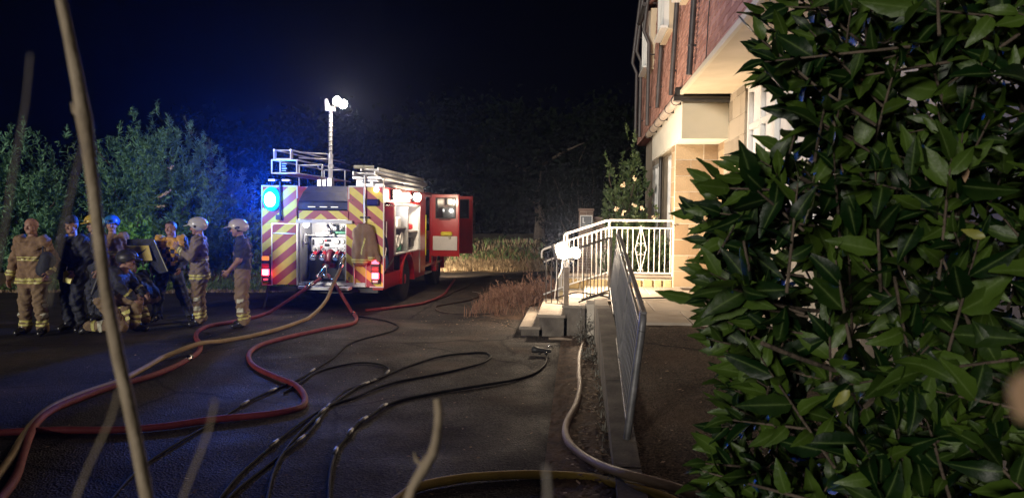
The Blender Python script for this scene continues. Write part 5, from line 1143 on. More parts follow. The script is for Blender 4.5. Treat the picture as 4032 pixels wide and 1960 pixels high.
# ============================================================ HOSES AND CABLES
def hose(name, label, pts, r, mat, cat='hose', group='hoses lying across the yard', couplings=(), n=10):
    """pts: (px, py) on the ground, (px, py, 'y', Y) hanging at depth Y, (px, py, 'z', height)"""
    P = []
    for q in pts:
        if len(q) == 2: p = gz(q[0], q[1], r); p.z = r + 0.002
        elif q[2] == 'y': p = gy(q[0], q[1], q[3])
        elif q[2] == 'z': p = gz(q[0], q[1], q[3])
        else: p = Vector(q[3])
        P.append(p)
    S = smooth_path(P, 0.07 if r > .02 else 0.05)
    rr_ = [r * (1 + 0.04 * math.sin(i * 0.37) + random.uniform(-.015, .015)) for i in range(len(S))]
    for i, p in enumerate(S):
        p.z = max(p.z, r * .96) + 0.004 * math.sin(i * .21)
    o = thing(name, label, cat, (S[len(S) // 2].x, S[len(S) // 2].y, 0), 0, group)
    MB().tube(S, rr_, n).build('sleeve', MT[mat], o)
    for t in couplings:
        i = min(int(t * (len(S) - 1)), len(S) - 2); d = S[i + 1] - S[i]
        MB().lathe([(r * .9, -.09), (r * 1.12, -.085), (r * 1.12, -.03), (r * 1.4, -.02), (r * 1.4, .02), (r * 1.12, .03), (r * 1.12, .085), (r * .9, .09)], S[i] + Vector((0, 0, r * .35)), d, 12).build('coupling', MT['chrome'] if r > .02 else MT['galv'], o)
    return o
hose('fire_hose', 'red hose curving from the pump past the two helmeted men', [(1263, 1096, 'y', 13.93), (1240, 1112, 'y', 13.85), (1165, 1163, 'y', 13.7), (1056, 1232), (1009, 1246), (916, 1267), (823, 1284), (780, 1304), (772, 1330), (790, 1358), (775, 1392), (699, 1436), (590, 1482), (435, 1525), (311, 1568), (217, 1607), (155, 1653), (118, 1715), (92, 1790), (60, 1880), (-20, 1990)], .032, 'hose_red', couplings=(.03, .55))
hose('fire_hose', 'yellow hose drooping from the pump and running to lower left', [(1355, 1018, 'y', 14.05), (1345, 1045, 'y', 13.88), (1336, 1068, 'y', 13.8), (1312, 1118, 'y', 13.6), (1281, 1187, 'y', 13.2), (1211, 1254), (1110, 1292), (986, 1322), (877, 1342), (800, 1350, 'z', .10), (745, 1366, 'z', .10), (690, 1388, 'z', .07), (640, 1408), (560, 1452), (470, 1500), (372, 1534), (270, 1572), (190, 1612), (130, 1664), (85, 1730), (45, 1800), (-30, 1900)], .032, 'hose_yellow', couplings=(.02,))
hose('fire_hose', 'red hose snaking in an S across the middle of yard', [(1290, 1080, 'y', 13.98), (1303, 1096, 'y', 13.92), (1320, 1120, 'y', 13.8), (1358, 1182, 'y', 13.5), (1388, 1232), (1404, 1254), (1382, 1276), (1273, 1296), (1149, 1322), (1040, 1353), (990, 1381), (980, 1411), (1009, 1446), (1087, 1485), (1157, 1513), (1192, 1545), (1201, 1577), (1178, 1604), (1087, 1625), (994, 1637), (815, 1656), (660, 1678), (466, 1692), (233, 1692), (0, 1702), (-260, 1722)], .031, 'hose_red', couplings=(.02, .115))
hose('fire_hose', 'red hose trailing along the right side of the engine', [(1440, 1222), (1500, 1217), (1553, 1211), (1650, 1197), (1682, 1188), (1723, 1174), (1749, 1158), (1765, 1137), (1778, 1117), (1790, 1100)], .030, 'hose_red')
hose('fire_hose', 'tan hose bending from the steps towards lower right', [(2312, 1325, 'z', .06), (2302, 1341), (2284, 1395), (2281, 1471), (2284, 1526), (2268, 1595), (2237, 1652), (2226, 1700), (2243, 1748), (2287, 1788), (2367, 1829, 'z', .10), (2463, 1863, 'z', .15), (2587, 1897, 'z', .14), (2697, 1931, 'z', .12), (2820, 1985, 'z', .10)], .032, 'hose_tan')
hose('fire_hose', 'golden yellow hose crossing the bottom foreground', [(1520, 2000), (1610, 1935), (1676, 1911), (1755, 1895), (1846, 1881), (1968, 1872), (2089, 1867), (2210, 1871), (2332, 1880), (2420, 1898, 'z', .06), (2520, 1925, 'z', .10), (2640, 1965, 'z', .10), (2760, 2030, 'z', .08)], .032, 'hose_gold')
CG = 'thin black lines on the yard'
hose('hose_line', 'thin black line winding from the red bend to mid yard', [(1405, 1245), (1475, 1255), (1537, 1268), (1567, 1286), (1537, 1306), (1429, 1333), (1366, 1360), (1312, 1407), (1242, 1453), (1180, 1490), (1090, 1530), (980, 1580), (860, 1650), (700, 1745), (540, 1850), (400, 2010)], .013, 'cable', 'line', CG, (.55, .66, .72), 8)
hose('hose_line', 'thin black line in a flat arch left of the big loop', [(1120, 1545), (1188, 1503), (1242, 1466), (1320, 1443), (1413, 1429), (1491, 1435), (1531, 1453), (1506, 1481), (1436, 1512), (1366, 1537), (1310, 1580), (1281, 1614), (1219, 1699), (1133, 1770), (1040, 1840), (930, 1930), (850, 2020)], .013, 'cable', 'line', CG, (.38, .44, .47, .62, .7, .78), 8)
hose('hose_line', 'thin black line folded in a long loop at yard centre', [(820, 2020), (960, 1850), (1150, 1690), (1290, 1600), (1397, 1564), (1482, 1529), (1573, 1501), (1676, 1480), (1786, 1459), (1883, 1435), (1925, 1413), (1931, 1398), (1907, 1387), (1834, 1391), (1737, 1404), (1652, 1426), (1573, 1453), (1500, 1486), (1421, 1517), (1350, 1560), (1270, 1620), (1150, 1735), (1080, 1850), (1040, 2010)], .014, 'cable', 'line', CG, (.12, .8), 8)
hose('hose_line', 'thin black line ending in the nozzle near the steps', [(2152, 1392, 'z', .05), (2153, 1408), (2144, 1437), (2101, 1470), (2016, 1497), (1907, 1517), (1786, 1535), (1676, 1553), (1591, 1571), (1518, 1598), (1458, 1638), (1403, 1674), (1367, 1717), (1330, 1760), (1312, 1808), (1300, 1857), (1294, 1930), (1292, 2020)], .016, 'cable', 'line', CG, (.58, .66, .72, .80), 8)
nz = gz(2150, 1385, .05); no = thing('hose_nozzle', 'dark hose nozzle with pistol grip lying near the steps', 'nozzle', (nz.x, nz.y, 0))
MB().lathe([(.02, -.02), (.026, .0), (.026, .07), (.034, .08), (.034, .15), (.045, .17), (.048, .24), (.03, .245)], nz + Vector((.05, 0, .015)), (-1, .05, .05), 14).build('barrel', MT['dark_metal'], no)
MB().tube([nz + Vector((-.05, 0, .01)), nz + Vector((-.09, -.10, -.01))], .017, 8).build('grip', MT['rubber'], no)
MB().tube([nz + Vector((.0, -.02, 0)), nz + Vector((.01, -.10, -.01))], .024, 10).build('coupling', MT['chrome'], no)
MB().tube(smooth_path([nz + Vector((.02, 0, .05)), nz + Vector((.05, 0, .1)), nz + Vector((.10, .02, .05))], .02), .008, 6).build('bale_handle', MT['chrome'], no)
hose('hose_line', 'brown black line beside the red hose, right of engine', [(1700, 1180), (1746, 1170), (1787, 1149), (1829, 1133), (1854, 1116), (1885, 1100), (1930, 1085)], .016, 'cable_brown', 'line', CG, (), 8)
hose('hose_line', 'black line looping from the verge and up the steps', [(2010, 1095), (1976, 1114), (1957, 1130), (1925, 1148), (1880, 1170), (1829, 1186), (1762, 1197), (1723, 1204), (1714, 1212), (1723, 1223), (1755, 1231), (1842, 1236), (1938, 1237), (2001, 1234), (2053, 1220, 'z', .03), (2097, 1203, 'z', .17), (2145, 1184, 'z', .19), (2194, 1172, 'z', .37), (2230, 1160, 'z', .53), (2273, 1150, 'z', .60), (2330, 1158, 'z', .61), (2400, 1170, 'z', .61)], .016, 'cable_brown', 'line', CG, (), 8)
hose('hose_line', 'black line lying across the landing slabs', [(2280, 1188, 'z', .52), (2330, 1172, 'z', .62), (2406, 1152, 'z', .64), (2470, 1168, 'z', .61), (2518, 1174, 'z', .605), (2600, 1173, 'z', .605), (2660, 1174, 'z', .605), (2740, 1180, 'z', .605), (2830, 1200, 'z', .605)], .013, 'cable', 'line', CG, (), 8)
hose('string', 'pale string lying on the yard left of the steps', [(1893, 1206), (1920, 1212), (1954, 1216), (2000, 1217), (2049, 1218)], .004, 'white_cable', 'string', 'pale strings on the yard', (), 5)
hose('string', 'short pale string lying beside the red hose end', [(1860, 1148), (1875, 1150), (1890, 1155)], .004, 'white_cable', 'string', 'pale strings on the yard', (), 5)
sp = gz(2205, 1334, .02); so_ = MB().tube([sp + Vector((-.17, 0, .0)), sp + Vector((0, -.02, .01)), sp + Vector((.19, -.05, 0))], [.02, .024, .018], 8).build('wood_stick', MT['stick']); tag(so_, 'pale broken stick lying at the foot of the steps', 'stick')
# leaf litter
def litter(name, label, pts, size, mat):
    n = len(pts); a = NR.uniform(0, 6.28, n); t = NR.uniform(-.5, .5, n); L = NR.uniform(.5, 1.3, n) * size; V = np.zeros((n, 4, 3)); 
    d = np.stack([np.cos(a), np.sin(a), t * .6], -1); s = np.stack([-np.sin(a), np.cos(a), NR.uniform(-.4, .4, n)], -1)
    V[:, 0] = pts; V[:, 1] = pts + d * L[:, None] * .5 + s * L[:, None] * .28; V[:, 2] = pts + d * L[:, None]; V[:, 3] = pts + d * L[:, None] * .5 - s * L[:, None] * .28
    V[:, :, 2] = np.maximum(V[:, :, 2], .006)
    F = np.arange(n * 4).reshape(n, 4); return tag(meshobj(name, V.reshape(-1, 3), F, MT[mat]), label, 'leaf litter', kind='stuff')
P = np.stack([NR.normal(.16, .10, 420).clip(-.25, .29), NR.uniform(4.2, 11.4, 420), np.full(420, .055)], -1)
litter('leaf_litter', 'dead leaves along the foot of the kerb', P, .05, 'leaf_litter')
P = np.stack([NR.uniform(-6, .2, 520), NR.uniform(4.5, 15.5, 520), np.full(520, .012)], -1)
litter('leaf_litter', 'scattered bits of leaf on the asphalt', P, .032, 'leaf_litter')
P = np.stack([NR.uniform(.6, 2.6, 200), NR.uniform(4.5, 9.2, 200), np.zeros(200)], -1); P[:, 2] = zp(P[:, 0], P[:, 1]) + .012
litter('leaf_litter', 'small dead leaves on the raised path', P, .035, 'leaf_litter')
P = np.stack([NR.uniform(-2.2, -.6, 300), NR.uniform(12.3, 16.5, 300), np.full(300, .015)], -1)
litter('leaf_litter', 'dry debris round the foot of the steps', P, .04, 'leaf_litter')
# ============================================================ PLANTS
def leaves(P, D, L, Wd, droop=0.15, fold=0.25, rnd=0.8):
    """folded rhombic leaves: two triangles pairs each, vectorised"""
    n = len(P); D = D / np.linalg.norm(D, axis=1, keepdims=True)
    r = NR.normal(size=(n, 3)); S = np.cross(D, r); S /= np.maximum(np.linalg.norm(S, axis=1, keepdims=True), 1e-6); N = np.cross(S, D)
    L = np.broadcast_to(L, n)[:, None]; Wd = np.broadcast_to(Wd, n)[:, None]
    V = np.zeros((n, 5, 3)); V[:, 0] = P; V[:, 1] = P + D * L * .45 + S * Wd * .5 + N * Wd * fold; V[:, 2] = P + D * L * .5; V[:, 3] = P + D * L * .45 - S * Wd * .5 + N * Wd * fold
    V[:, 4] = P + D * L - N * L * droop
    b = (np.arange(n) * 5)[:, None]; F = np.concatenate([b + np.array([[0, 1, 2]]), b + np.array([[1, 4, 2]]), b + np.array([[0, 2, 3]]), b + np.array([[2, 4, 3]])])
    return V.reshape(-1, 3), F
def shoots(n, base, tipf, nl, seed=0):
    """n shoots from base to tips; returns leaf points and directions"""
    Ps, Ds = [], []; T = np.array([tipf(i) for i in range(n)]); Bz = np.array(base)
    return T
def shrub(name, label, cat, base, tips, starts, nl, L, Wd, mat, stem_r=.012, group=None, up=.5, spread=.6, stem_mat='bark', nstem=30, tipbias=0.0):
    o = thing(name, label, cat, base, 0, group); n = len(tips); tips = np.asarray(tips); starts = np.asarray(starts)
    t = NR.uniform(0, 1, (n, nl)); t = t ** (1 - tipbias)
    ax = tips - starts; bend = np.zeros((n, 1, 3)); bend[..., 2] = .12 * np.linalg.norm(ax, axis=1)[:, None]
    P = starts[:, None] + ax[:, None] * t[..., None] + bend * (4 * t * (1 - t))[..., None]
    d = ax / np.linalg.norm(ax, axis=1, keepdims=True); D = d[:, None] * up + NR.normal(size=(n, nl, 3)) * spread
    LL = (L * NR.uniform(.6, 1.25, (n, nl)) * (1.1 - .45 * t)).ravel()
    V, F = leaves(P.reshape(-1, 3), D.reshape(-1, 3), LL, LL * Wd / L)
    tag(meshobj('foliage', V, F, MT[mat], o), kind='stuff')
    k = NR.permutation(n)[:nstem]; b0 = Vector(base)
    for i in k:
        s0 = Vector(starts[i]); t0 = Vector(tips[i]); m = (s0 + t0) / 2 + Vector((0, 0, .12 * (t0 - s0).length))
        root_ = b0 + Vector((random.uniform(-.15, .15), random.uniform(-.1, .1), 0)); mid = root_.lerp(s0, .55) + Vector((0, 0, .15 * (s0 - root_).length))
        MB().tube(smooth_path([root_, mid, s0, m, t0], .35), np.linspace(stem_r * 2.2, stem_r * .4, len(smooth_path([root_, mid, s0, m, t0], .35))).tolist(), 5).build('stem', MT[stem_mat], o)
    return o
def dome_shrub(name, label, c, R, H, n, nl, L, Wd, mat, base_z=0.0, group=None, low=.12, shoot=.55, spires=0, spire_h=.9, front=True, stem_r=.014, up=.7, spread=.55):
    """shoots growing out of a dome; c base centre, R (rx, ry), H height"""
    c = np.array(c); T = []; S = []
    for i in range(n):
        a = NR.uniform(0, 2 * math.pi); 
        if front and NR.uniform() < .75: a = NR.uniform(math.pi * .95, math.pi * 2.05)
        e = math.asin(NR.uniform(low, 1.0)); rad = NR.uniform(.62, 1.0) * (1 + .13 * math.sin(a * 3 + e * 5) + .10 * math.sin(a * 7 - e * 4 + 1.3) + .05 * math.sin(a * 13 + e * 9))
        ce = math.cos(e) ** .62; p = c + np.array([R[0] * math.cos(a) * ce, R[1] * math.sin(a) * ce, H * math.sin(e)]) * rad
        d = np.array([math.cos(a) * math.cos(e) * .6, math.sin(a) * math.cos(e) * .6, .75 * math.sin(e) + .35]) + NR.normal(size=3) * .22
        S.append(p - d * shoot * .6); T.append(p + d * shoot * NR.uniform(.2, .6))
    for i in range(spires):
        a = NR.uniform(0, 6.28); r = NR.uniform(.1, .75); p = c + np.array([R[0] * r * math.cos(a), R[1] * r * math.sin(a), H * math.sqrt(1 - r * r) * .9])
        S.append(p); T.append(p + np.array([NR.normal() * .12, NR.normal() * .1, spire_h * NR.uniform(.6, 1.2)]))
    return shrub(name, label, 'shrub', tuple(c + np.array([0, 0, base_z])), T, S, nl, L, Wd, mat, stem_r, group, up=up, spread=spread)
GS = 'shrubs on the verge behind the crew'
a = gy(655, 1100, 19.6); dome_shrub('willow_shrub', 'large round willowy shrub behind the crew', (a.x, 19.6, .1), (2.25, 1.8), 4.15, 1100, 30, .17, .04, 'leaf_willow', 0, GS, shoot=.36, up=.7, spread=.6)
a = gy(820, 1100, 20.4); dome_shrub('willow_shrub', 'dim olive shrub filling the gap left of the engine', (a.x, 20.4, .1), (1.6, 1.5), 3.4, 560, 28, .18, .045, 'leaf_olive', 0, GS)
a = gy(60, 1100, 18.4); dome_shrub('butterfly_bush', 'tall spiky green shrub at the far left edge', (a.x, 18.4, .1), (1.9, 1.6), 3.45, 700, 28, .19, .05, 'leaf_willow', 0, GS, spires=16, spire_h=1.25)
a = gy(310, 1100, 19.2); dome_shrub('butterfly_bush', 'lower green shrub with thin spires left of the round shrub', (a.x, 19.2, .1), (1.35, 1.3), 2.6, 420, 28, .18, .045, 'leaf_bramble', 0, GS, spires=9, spire_h=1.5)
a = gy(545, 1000, 16.9); dome_shrub('broadleaf_shrub', 'small bright green shrub behind the control board', (a.x, 16.9, .1), (.50, .40), 1.75, 70, 16, .17, .11, 'leaf_bright', 0, GS, shoot=.3, spread=.7, up=.4)
a = gy(870, 1100, 19.0); dome_shrub('bramble', 'low dark bramble between the white helmet and the engine', (a.x, 19.4, .1), (1.5, .6), 1.9, 260, 22, .13, .07, 'leaf_bramble', 0, GS, shoot=.35)
a = gy(160, 1120, 18.0); dome_shrub('bramble', 'low dark bramble behind the bald person', (a.x, 17.9, .05), (1.9, .5), 1.6, 280, 22, .13, .07, 'leaf_bramble', 0, GS, shoot=.35)
# pale flower spikes thrown forward from the round shrub
for (px, py, qx, qy) in ((600, 700, 680, 655), (560, 815, 668, 752), (520, 820, 640, 812)):
    s = gy(px, py, 17.9); t = gy(qx, qy, 17.4); o = thing('flower_spike', 'pale flower spike arching from the round shrub, tip at %s' % ('upper' if qy < 700 else 'middle' if qy < 800 else 'lower') + ' height', 'flower', s)
    MB().tube(smooth_path([s, s.lerp(t, .5) + Vector((0, 0, .05)), t], .1), .010, 6).build('stem', MT['leaf_bramble'], o)
    ts = NR.uniform(.55 if qy > 740 and qy < 800 else .8, 1.0, 60 if 740 < qy < 800 else 26); P = np.array([s.lerp(t, x) for x in ts]); V, F = leaves(P, NR.normal(size=(len(ts), 3)) + np.array(t - s) * 2, .07, .03); meshobj('flowers', V, F, MT['petal'], o)
# dark shrub beyond the steps, climber on the house corner, plants
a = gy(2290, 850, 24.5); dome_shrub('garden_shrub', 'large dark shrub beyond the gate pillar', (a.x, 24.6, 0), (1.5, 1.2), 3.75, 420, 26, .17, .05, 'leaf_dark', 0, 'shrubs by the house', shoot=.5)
a = gy(2440, 800, 19.2); dome_shrub('climbing_rose', 'tall leafy climber against the far house corner', (1.25, 19.2, 0), (.62, .6), 3.6, 260, 22, .13, .07, 'leaf_climber', 0, 'shrubs by the house', shoot=.35, low=.05)
dome_shrub('climbing_rose', 'bushy rose with pale blooms behind the landing railing', (1.30, 15.6, 0), (.78, .55), 1.92, 330, 20, .10, .06, 'leaf_climber', 0, 'shrubs by the house', shoot=.3, low=-.2)
ro = thing('rose_blooms', 'pale rose blooms over the landing railing', 'flowers', (1.2, 15.0, 1.8))
for (px, py) in ((2427, 822), (2495, 810), (2453, 835), (2530, 820), (2573, 855), (2460, 868), (2455, 730), (2498, 705)):
    c = gy(px, py, 15.05); V, F = leaves(np.array([c] * 9) + NR.normal(size=(9, 3)) * .012, NR.normal(size=(9, 3)), .055, .05); meshobj('bloom', V, F, MT['petal'], ro)
tag(ro, kind='stuff')
for (px, py) in ((2475, 920), (2560, 905), (2620, 915)):
    pass
# dry weeds left of the steps
dome_shrub('dry_weeds', 'reddish dry weed clump left of the floodlit steps', (-1.0, 15.3, 0), (.85, 1.0), .50, 420, 14, .085, .018, 'dry_weed', 0, 'dry plants round the steps', shoot=.28, low=.05, stem_r=.004, up=1.0, spread=.6)
dome_shrub('dry_weeds', 'thin dry weed spray further back by the steps', (-.3, 16.8, 0), (.9, .8), .70, 160, 14, .09, .018, 'dry_weed', 0, 'dry plants round the steps', shoot=.4, low=.05, stem_r=.004, up=1.0, spread=.5)
dome_shrub('small_plant', 'small grey leaved plant growing below the steps', (.16, 11.05, 0), (.16, .20), .42, 40, 9, .05, .025, 'leaf_grey', 0, 'dry plants round the steps', shoot=.14, low=.05, stem_r=.003)
dome_shrub('small_plant', 'tiny pale plant at the kerb foot', (.20, 9.6, 0), (.10, .16), .22, 22, 8, .045, .022, 'leaf_grey', 0, 'dry plants round the steps', shoot=.1, low=.05, stem_r=.003)
# grass tufts: stuff
def grass(name, label, xs, ys, zs_, h, mat, lean_=.45, wd=.012):
    n = len(xs); a = NR.uniform(0, 6.28, n); H = h * NR.uniform(.4, 1.2, n); l = NR.uniform(.1, lean_, n)
    b = np.stack([xs, ys, zs_], -1); d = np.stack([np.cos(a) * l, np.sin(a) * l, np.ones(n)], -1); s = np.stack([-np.sin(a), np.cos(a), np.zeros(n)], -1) * wd
    V = np.stack([b - s, b + s, b + d * H[:, None] * .6 + s * .7, b + d * H[:, None] * .6 - s * .7, b + (d + np.stack([np.cos(a), np.sin(a), np.full(n, -.5)], -1) * .35) * H[:, None]], 1)
    k = (np.arange(n) * 5)[:, None]; F = np.concatenate([k + np.array([[0, 1, 2]]), k + np.array([[0, 2, 3]]), k + np.array([[3, 2, 4]])])
    return tag(meshobj(name, V.reshape(-1, 3), F, MT[mat]), label, 'grass', kind='stuff')
n = 9000; xs = NR.uniform(-4.6, 2.0, n); ys = edge_far(xs) + .1 + NR.exponential(1.6, n).clip(0, 7); grass('dry_grass', 'tall dry grass on the verge beyond the engine', xs, ys, zfar(xs, ys), .20, 'dry_grass')
n = 1000; xs = NR.uniform(-4.6, 3.0, n); ys = edge_far(xs) + 1.6 + NR.exponential(1.6, n).clip(0, 7); grass('green_grass', 'green weeds among the dry grass beyond the engine', xs, ys, zfar(xs, ys), .28, 'green_grass', .6, .03)
n = 6000; xs = NR.uniform(-13.5, -7, n); ys = edge_left(xs) + NR.exponential(.7, n).clip(0, 3); grass('green_grass', 'short grass along the edge of the left verge', xs, ys, zl(xs, ys), .16, 'green_grass', .8)
n = 3500; xs = NR.uniform(-13.5, -7, n); ys = edge_left(xs) - .1 + NR.exponential(.35, n).clip(0, 3); grass('dry_grass', 'dry stubble along the left verge edge', xs, ys, np.maximum(zl(xs, ys), 0), .09, 'dry_grass', .9)
n = 1500; xs = NR.uniform(-2.1, .2, n); ys = NR.uniform(13.6, 17.9, n); grass('dry_grass', 'dry straw in the bed by the steps', xs, ys, np.maximum(zb(xs, ys), 0), .30, 'dry_weed', .8, .006)
n = 260; xs = NR.normal(.27, .03, n).clip(.1, .3); ys = NR.uniform(5, 11.4, n); grass('dry_grass', 'weeds sprouting along the kerb foot', xs, ys, np.full(n, .02), .10, 'leaf_grey', .9, .006)
# far dark trees
def tree(label, x, y, h, r, seed):
    o = thing('tree', label, 'tree', (x, y, 0), 0, 'dark trees far behind')
    MB().tube([(x, y, 0), (x + .1, y, h * .25), (x - .1, y, h * .5), (x, y, h * .8)], [.32, .26, .18, .05], 10).build('trunk', MT['bark'], o)
    for k in range(7):
        a = k * 2.4; z0 = h * (.28 + .07 * k); MB().tube([(x, y, z0), (x + math.cos(a) * r * .4, y + math.sin(a) * r * .4, z0 + h * .10), (x + math.cos(a) * r * .75, y + math.sin(a) * r * .75, z0 + h * .16)], [.10, .07, .02], 6).build('limb', MT['bark'], o)
    n = 5200; cl = 46; C = np.stack([NR.normal(0, .42, cl) * r, NR.normal(0, .42, cl) * r, h * NR.uniform(.32, .95, cl)], -1); C[:, :2] *= (1.15 - .7 * (C[:, 2:] / h - .3).clip(0))
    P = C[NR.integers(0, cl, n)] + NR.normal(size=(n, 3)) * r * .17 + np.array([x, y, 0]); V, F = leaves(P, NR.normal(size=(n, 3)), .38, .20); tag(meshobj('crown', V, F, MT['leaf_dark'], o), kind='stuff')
for i, (px, Y, h, r, lab) in enumerate(((1250, 44, 7.5, 4.2, 'tall dark tree far behind the mast'), (1560, 40, 6.5, 3.8, 'dark tree far behind the engine cab'), (1850, 46, 9, 4.6, 'tallest dark tree far behind the verge'), (2120, 38, 7, 3.6, 'dark tree far behind the floodlight'), (2390, 42, 8, 4.0, 'dark tree far behind the gate pillar'), (860, 42, 7, 4.0, 'dark tree far behind the round shrub'))):
    p = gy(px, 850, Y); tree(lab, p.x, Y, h, r, i)

n = 16000; xs = NR.uniform(-40, 12, n); P = np.stack([xs, NR.normal(52, 1.2, n), NR.uniform(0, 1, n) ** .8 * (3.2 + 1.2 * np.sin(xs * .7) + .7 * np.sin(xs * 2.1))], -1); V, F = leaves(P, NR.normal(size=(n, 3)), .5, .3)
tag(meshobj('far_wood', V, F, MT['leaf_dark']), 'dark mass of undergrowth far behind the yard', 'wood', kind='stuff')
# ============================================================ DRY STALKS CLOSE TO THE CAMERA
RDv = CR @ Vector((1, 0, 0))
def stalk(label, pts, d, w_px, mat, nodes=True, side=None):
    P = [gd(px, py, d + dd) for (px, py, dd) in pts]; S = smooth_path(P, .02); r = w_px / 2 / FPX * d
    o = thing('dry_stem', label, 'stem', S[-1], 0, 'dry stems close to the camera')
    rr_ = [r * (1 - .22 * (1 - i / len(S)) + (.28 if nodes and i % 13 == 5 else .10 if nodes and i % 13 in (4, 6) else 0) + random.uniform(-.05, .05)) for i in range(len(S))]
    if nodes:
        S = [p + RDv * (.0016 * math.sin(i * .48) + random.uniform(-.0003, .0003)) for i, p in enumerate(S)]
        for i in range(5, len(S) - 4, 13):
            sg_ = 1 if (i // 13) % 2 else -1; MB().tube([S[i], S[i] + RDv * sg_ * r * 1.5 + Vector((0, 0, r * 1.2)), S[i] + RDv * sg_ * r * 1.9 + Vector((0, 0, r * 2.6))], [r * .5, r * .35, r * .12], 6).build('bud', MT[mat], o)
    MB().tube(S, rr_, 8).build('stalk', MT[mat], o); return o
stalk('thick pale dry stem crossing the whole left side', [(150, -260, .02), (232, 0, 0), (300, 340, 0), (372, 750, 0), (425, 1130, 0), (500, 1560, 0), (570, 1960, -.01), (620, 2250, -.02)], .46, 52, 'stalk')
stalk('bent pale stem rising at the bottom centre', [(1722, 1575, .02), (1715, 1690, .01), (1690, 1790, 0), (1640, 1880, 0), (1610, 1970, 0), (1560, 2200, 0)], .42, 44, 'stalk')
stalk('thin faint stem in front of the spiky shrub', [(120, 215, 0), (100, 420, 0), (60, 640, 0), (20, 900, 0), (-20, 1100, 0)], .20, 10, 'stalk_pale', False)
stalk('thin faint stem left of the thick stem, leaning', [(330, 560, 0), (290, 720, 0), (255, 880, 0), (225, 1010, 0), (190, 1200, 0)], .20, 10, 'stalk_pale', False)
stalk('faint short stem low at left of the thick stem', [(470, 1530, 0), (440, 1640, 0), (380, 1770, 0), (310, 1930, 0), (280, 2050, 0)], .20, 12, 'stalk', False)
stalk('faint slanting stem at bottom left of centre', [(850, 1570, 0), (820, 1700, 0), (770, 1830, 0), (720, 1960, 0), (680, 2100, 0)], .20, 12, 'stalk', False)
stalk('faint grey stem tip at the bottom, right of centre', [(2150, 1830, 0), (2155, 1900, 0), (2160, 1990, 0), (2165, 2100, 0)], .18, 22, 'stalk_pale', False)

# unseen hedge added below the frame to shade the foreground tarmac
lo_ = thing('shade_hedge', 'added unseen low hedge below the frame, shading the near yard', 'hedge', (-4, 1.35, 0))
n = 30000; P = np.stack([NR.uniform(-9, .35, n), NR.uniform(1.05, 1.6, n), NR.uniform(.05, 1.0, n)], -1); P[:, 2] *= 1 + .06 * np.sin(P[:, 0] * 5); V, F = leaves(P, NR.normal(size=(n, 3)), .085, .045); tag(meshobj('foliage', V, F, MT['leaf_bramble'], lo_), kind='stuff')
for k in range(24): x = -8.8 + k * .39; MB().tube([(x, 1.3, 0), (x + .05, 1.34, .5), (x - .03, 1.3, .95)], [.014, .010, .004], 5).build('stem', MT['bark'], lo_)
# ============================================================ LAUREL HEDGE ON THE RIGHT
lh = thing('laurel_shrub', 'big dark glossy laurel shrub filling the right side', 'shrub', (1.1, 2.0, 0))
def laurel_leaf(L, wf, bendv, fold, ser, tw_):
    V = []; F = []; n = 9
    for i in range(n):
        t = i / (n - 1); wv = wf * L * (math.sin(math.pi * t ** .80) ** .85) * (1 - .25 * t) if 0 < i < n - 1 else 0.0012
        if 0 < i < n - 1: wv *= 1 + (ser if i % 2 else -ser)
        y = L * t; z = -bendv * L * t * t; wz = .10 * wf * L * math.sin(t * 9 + L * 60); tw = (t - .3) * tw_
        V += [(-wv, y, z + (fold - tw) * wv + wz), (0, y, z), (wv, y, z + (fold + tw) * wv - wz)]
    for i in range(n - 1):
        a = i * 3; F += [(a, a + 1, a + 4, a + 3), (a + 1, a + 2, a + 5, a + 4)]
    return V, F
lm = [laurel_leaf(*q) for q in ((.118, .23, .28, .36, .06, .5), (.100, .26, .45, .25, .05, -.6), (.130, .205, .10, .42, .07, .3), (.088, .25, .55, .32, .06, .7), (.112, .22, -.15, .40, .06, -.4))]
lmesh = []
for V, F in lm:
    me = bpy.data.meshes.new('leaf'); me.from_pydata(V, [], F); me.materials.append(MT['leaf_laurel']); me.polygons.foreach_set('use_smooth', [True] * len(F)); me.attributes.new('rib', 'FLOAT', 'POINT').data.foreach_set('value', [float(i % 3 == 1) for i in range(len(V))]); me.update(); lmesh.append(me)
EDGE = [(-300, 3080), (0, 3040), (60, 2930), (170, 2940), (300, 2950), (380, 3050), (460, 3150), (560, 3130), (640, 2880), (690, 2750), (780, 2720), (880, 2690), (960, 2720), (1060, 2710), (1150, 2700), (1230, 2730), (1330, 2730), (1450, 2810), (1550, 2770), (1650, 2820), (1750, 2740), (1850, 2700), (1960, 2700), (2300, 2700)]
def edge_px(y): return float(np.interp(y, [q[0] for q in EDGE], [q[1] for q in EDGE]))
LV = []
RD, UP_ = CR @ Vector((1, 0, 0)), Vector((0, 0, 1)); BK = CR @ Vector((0, 0, 1))
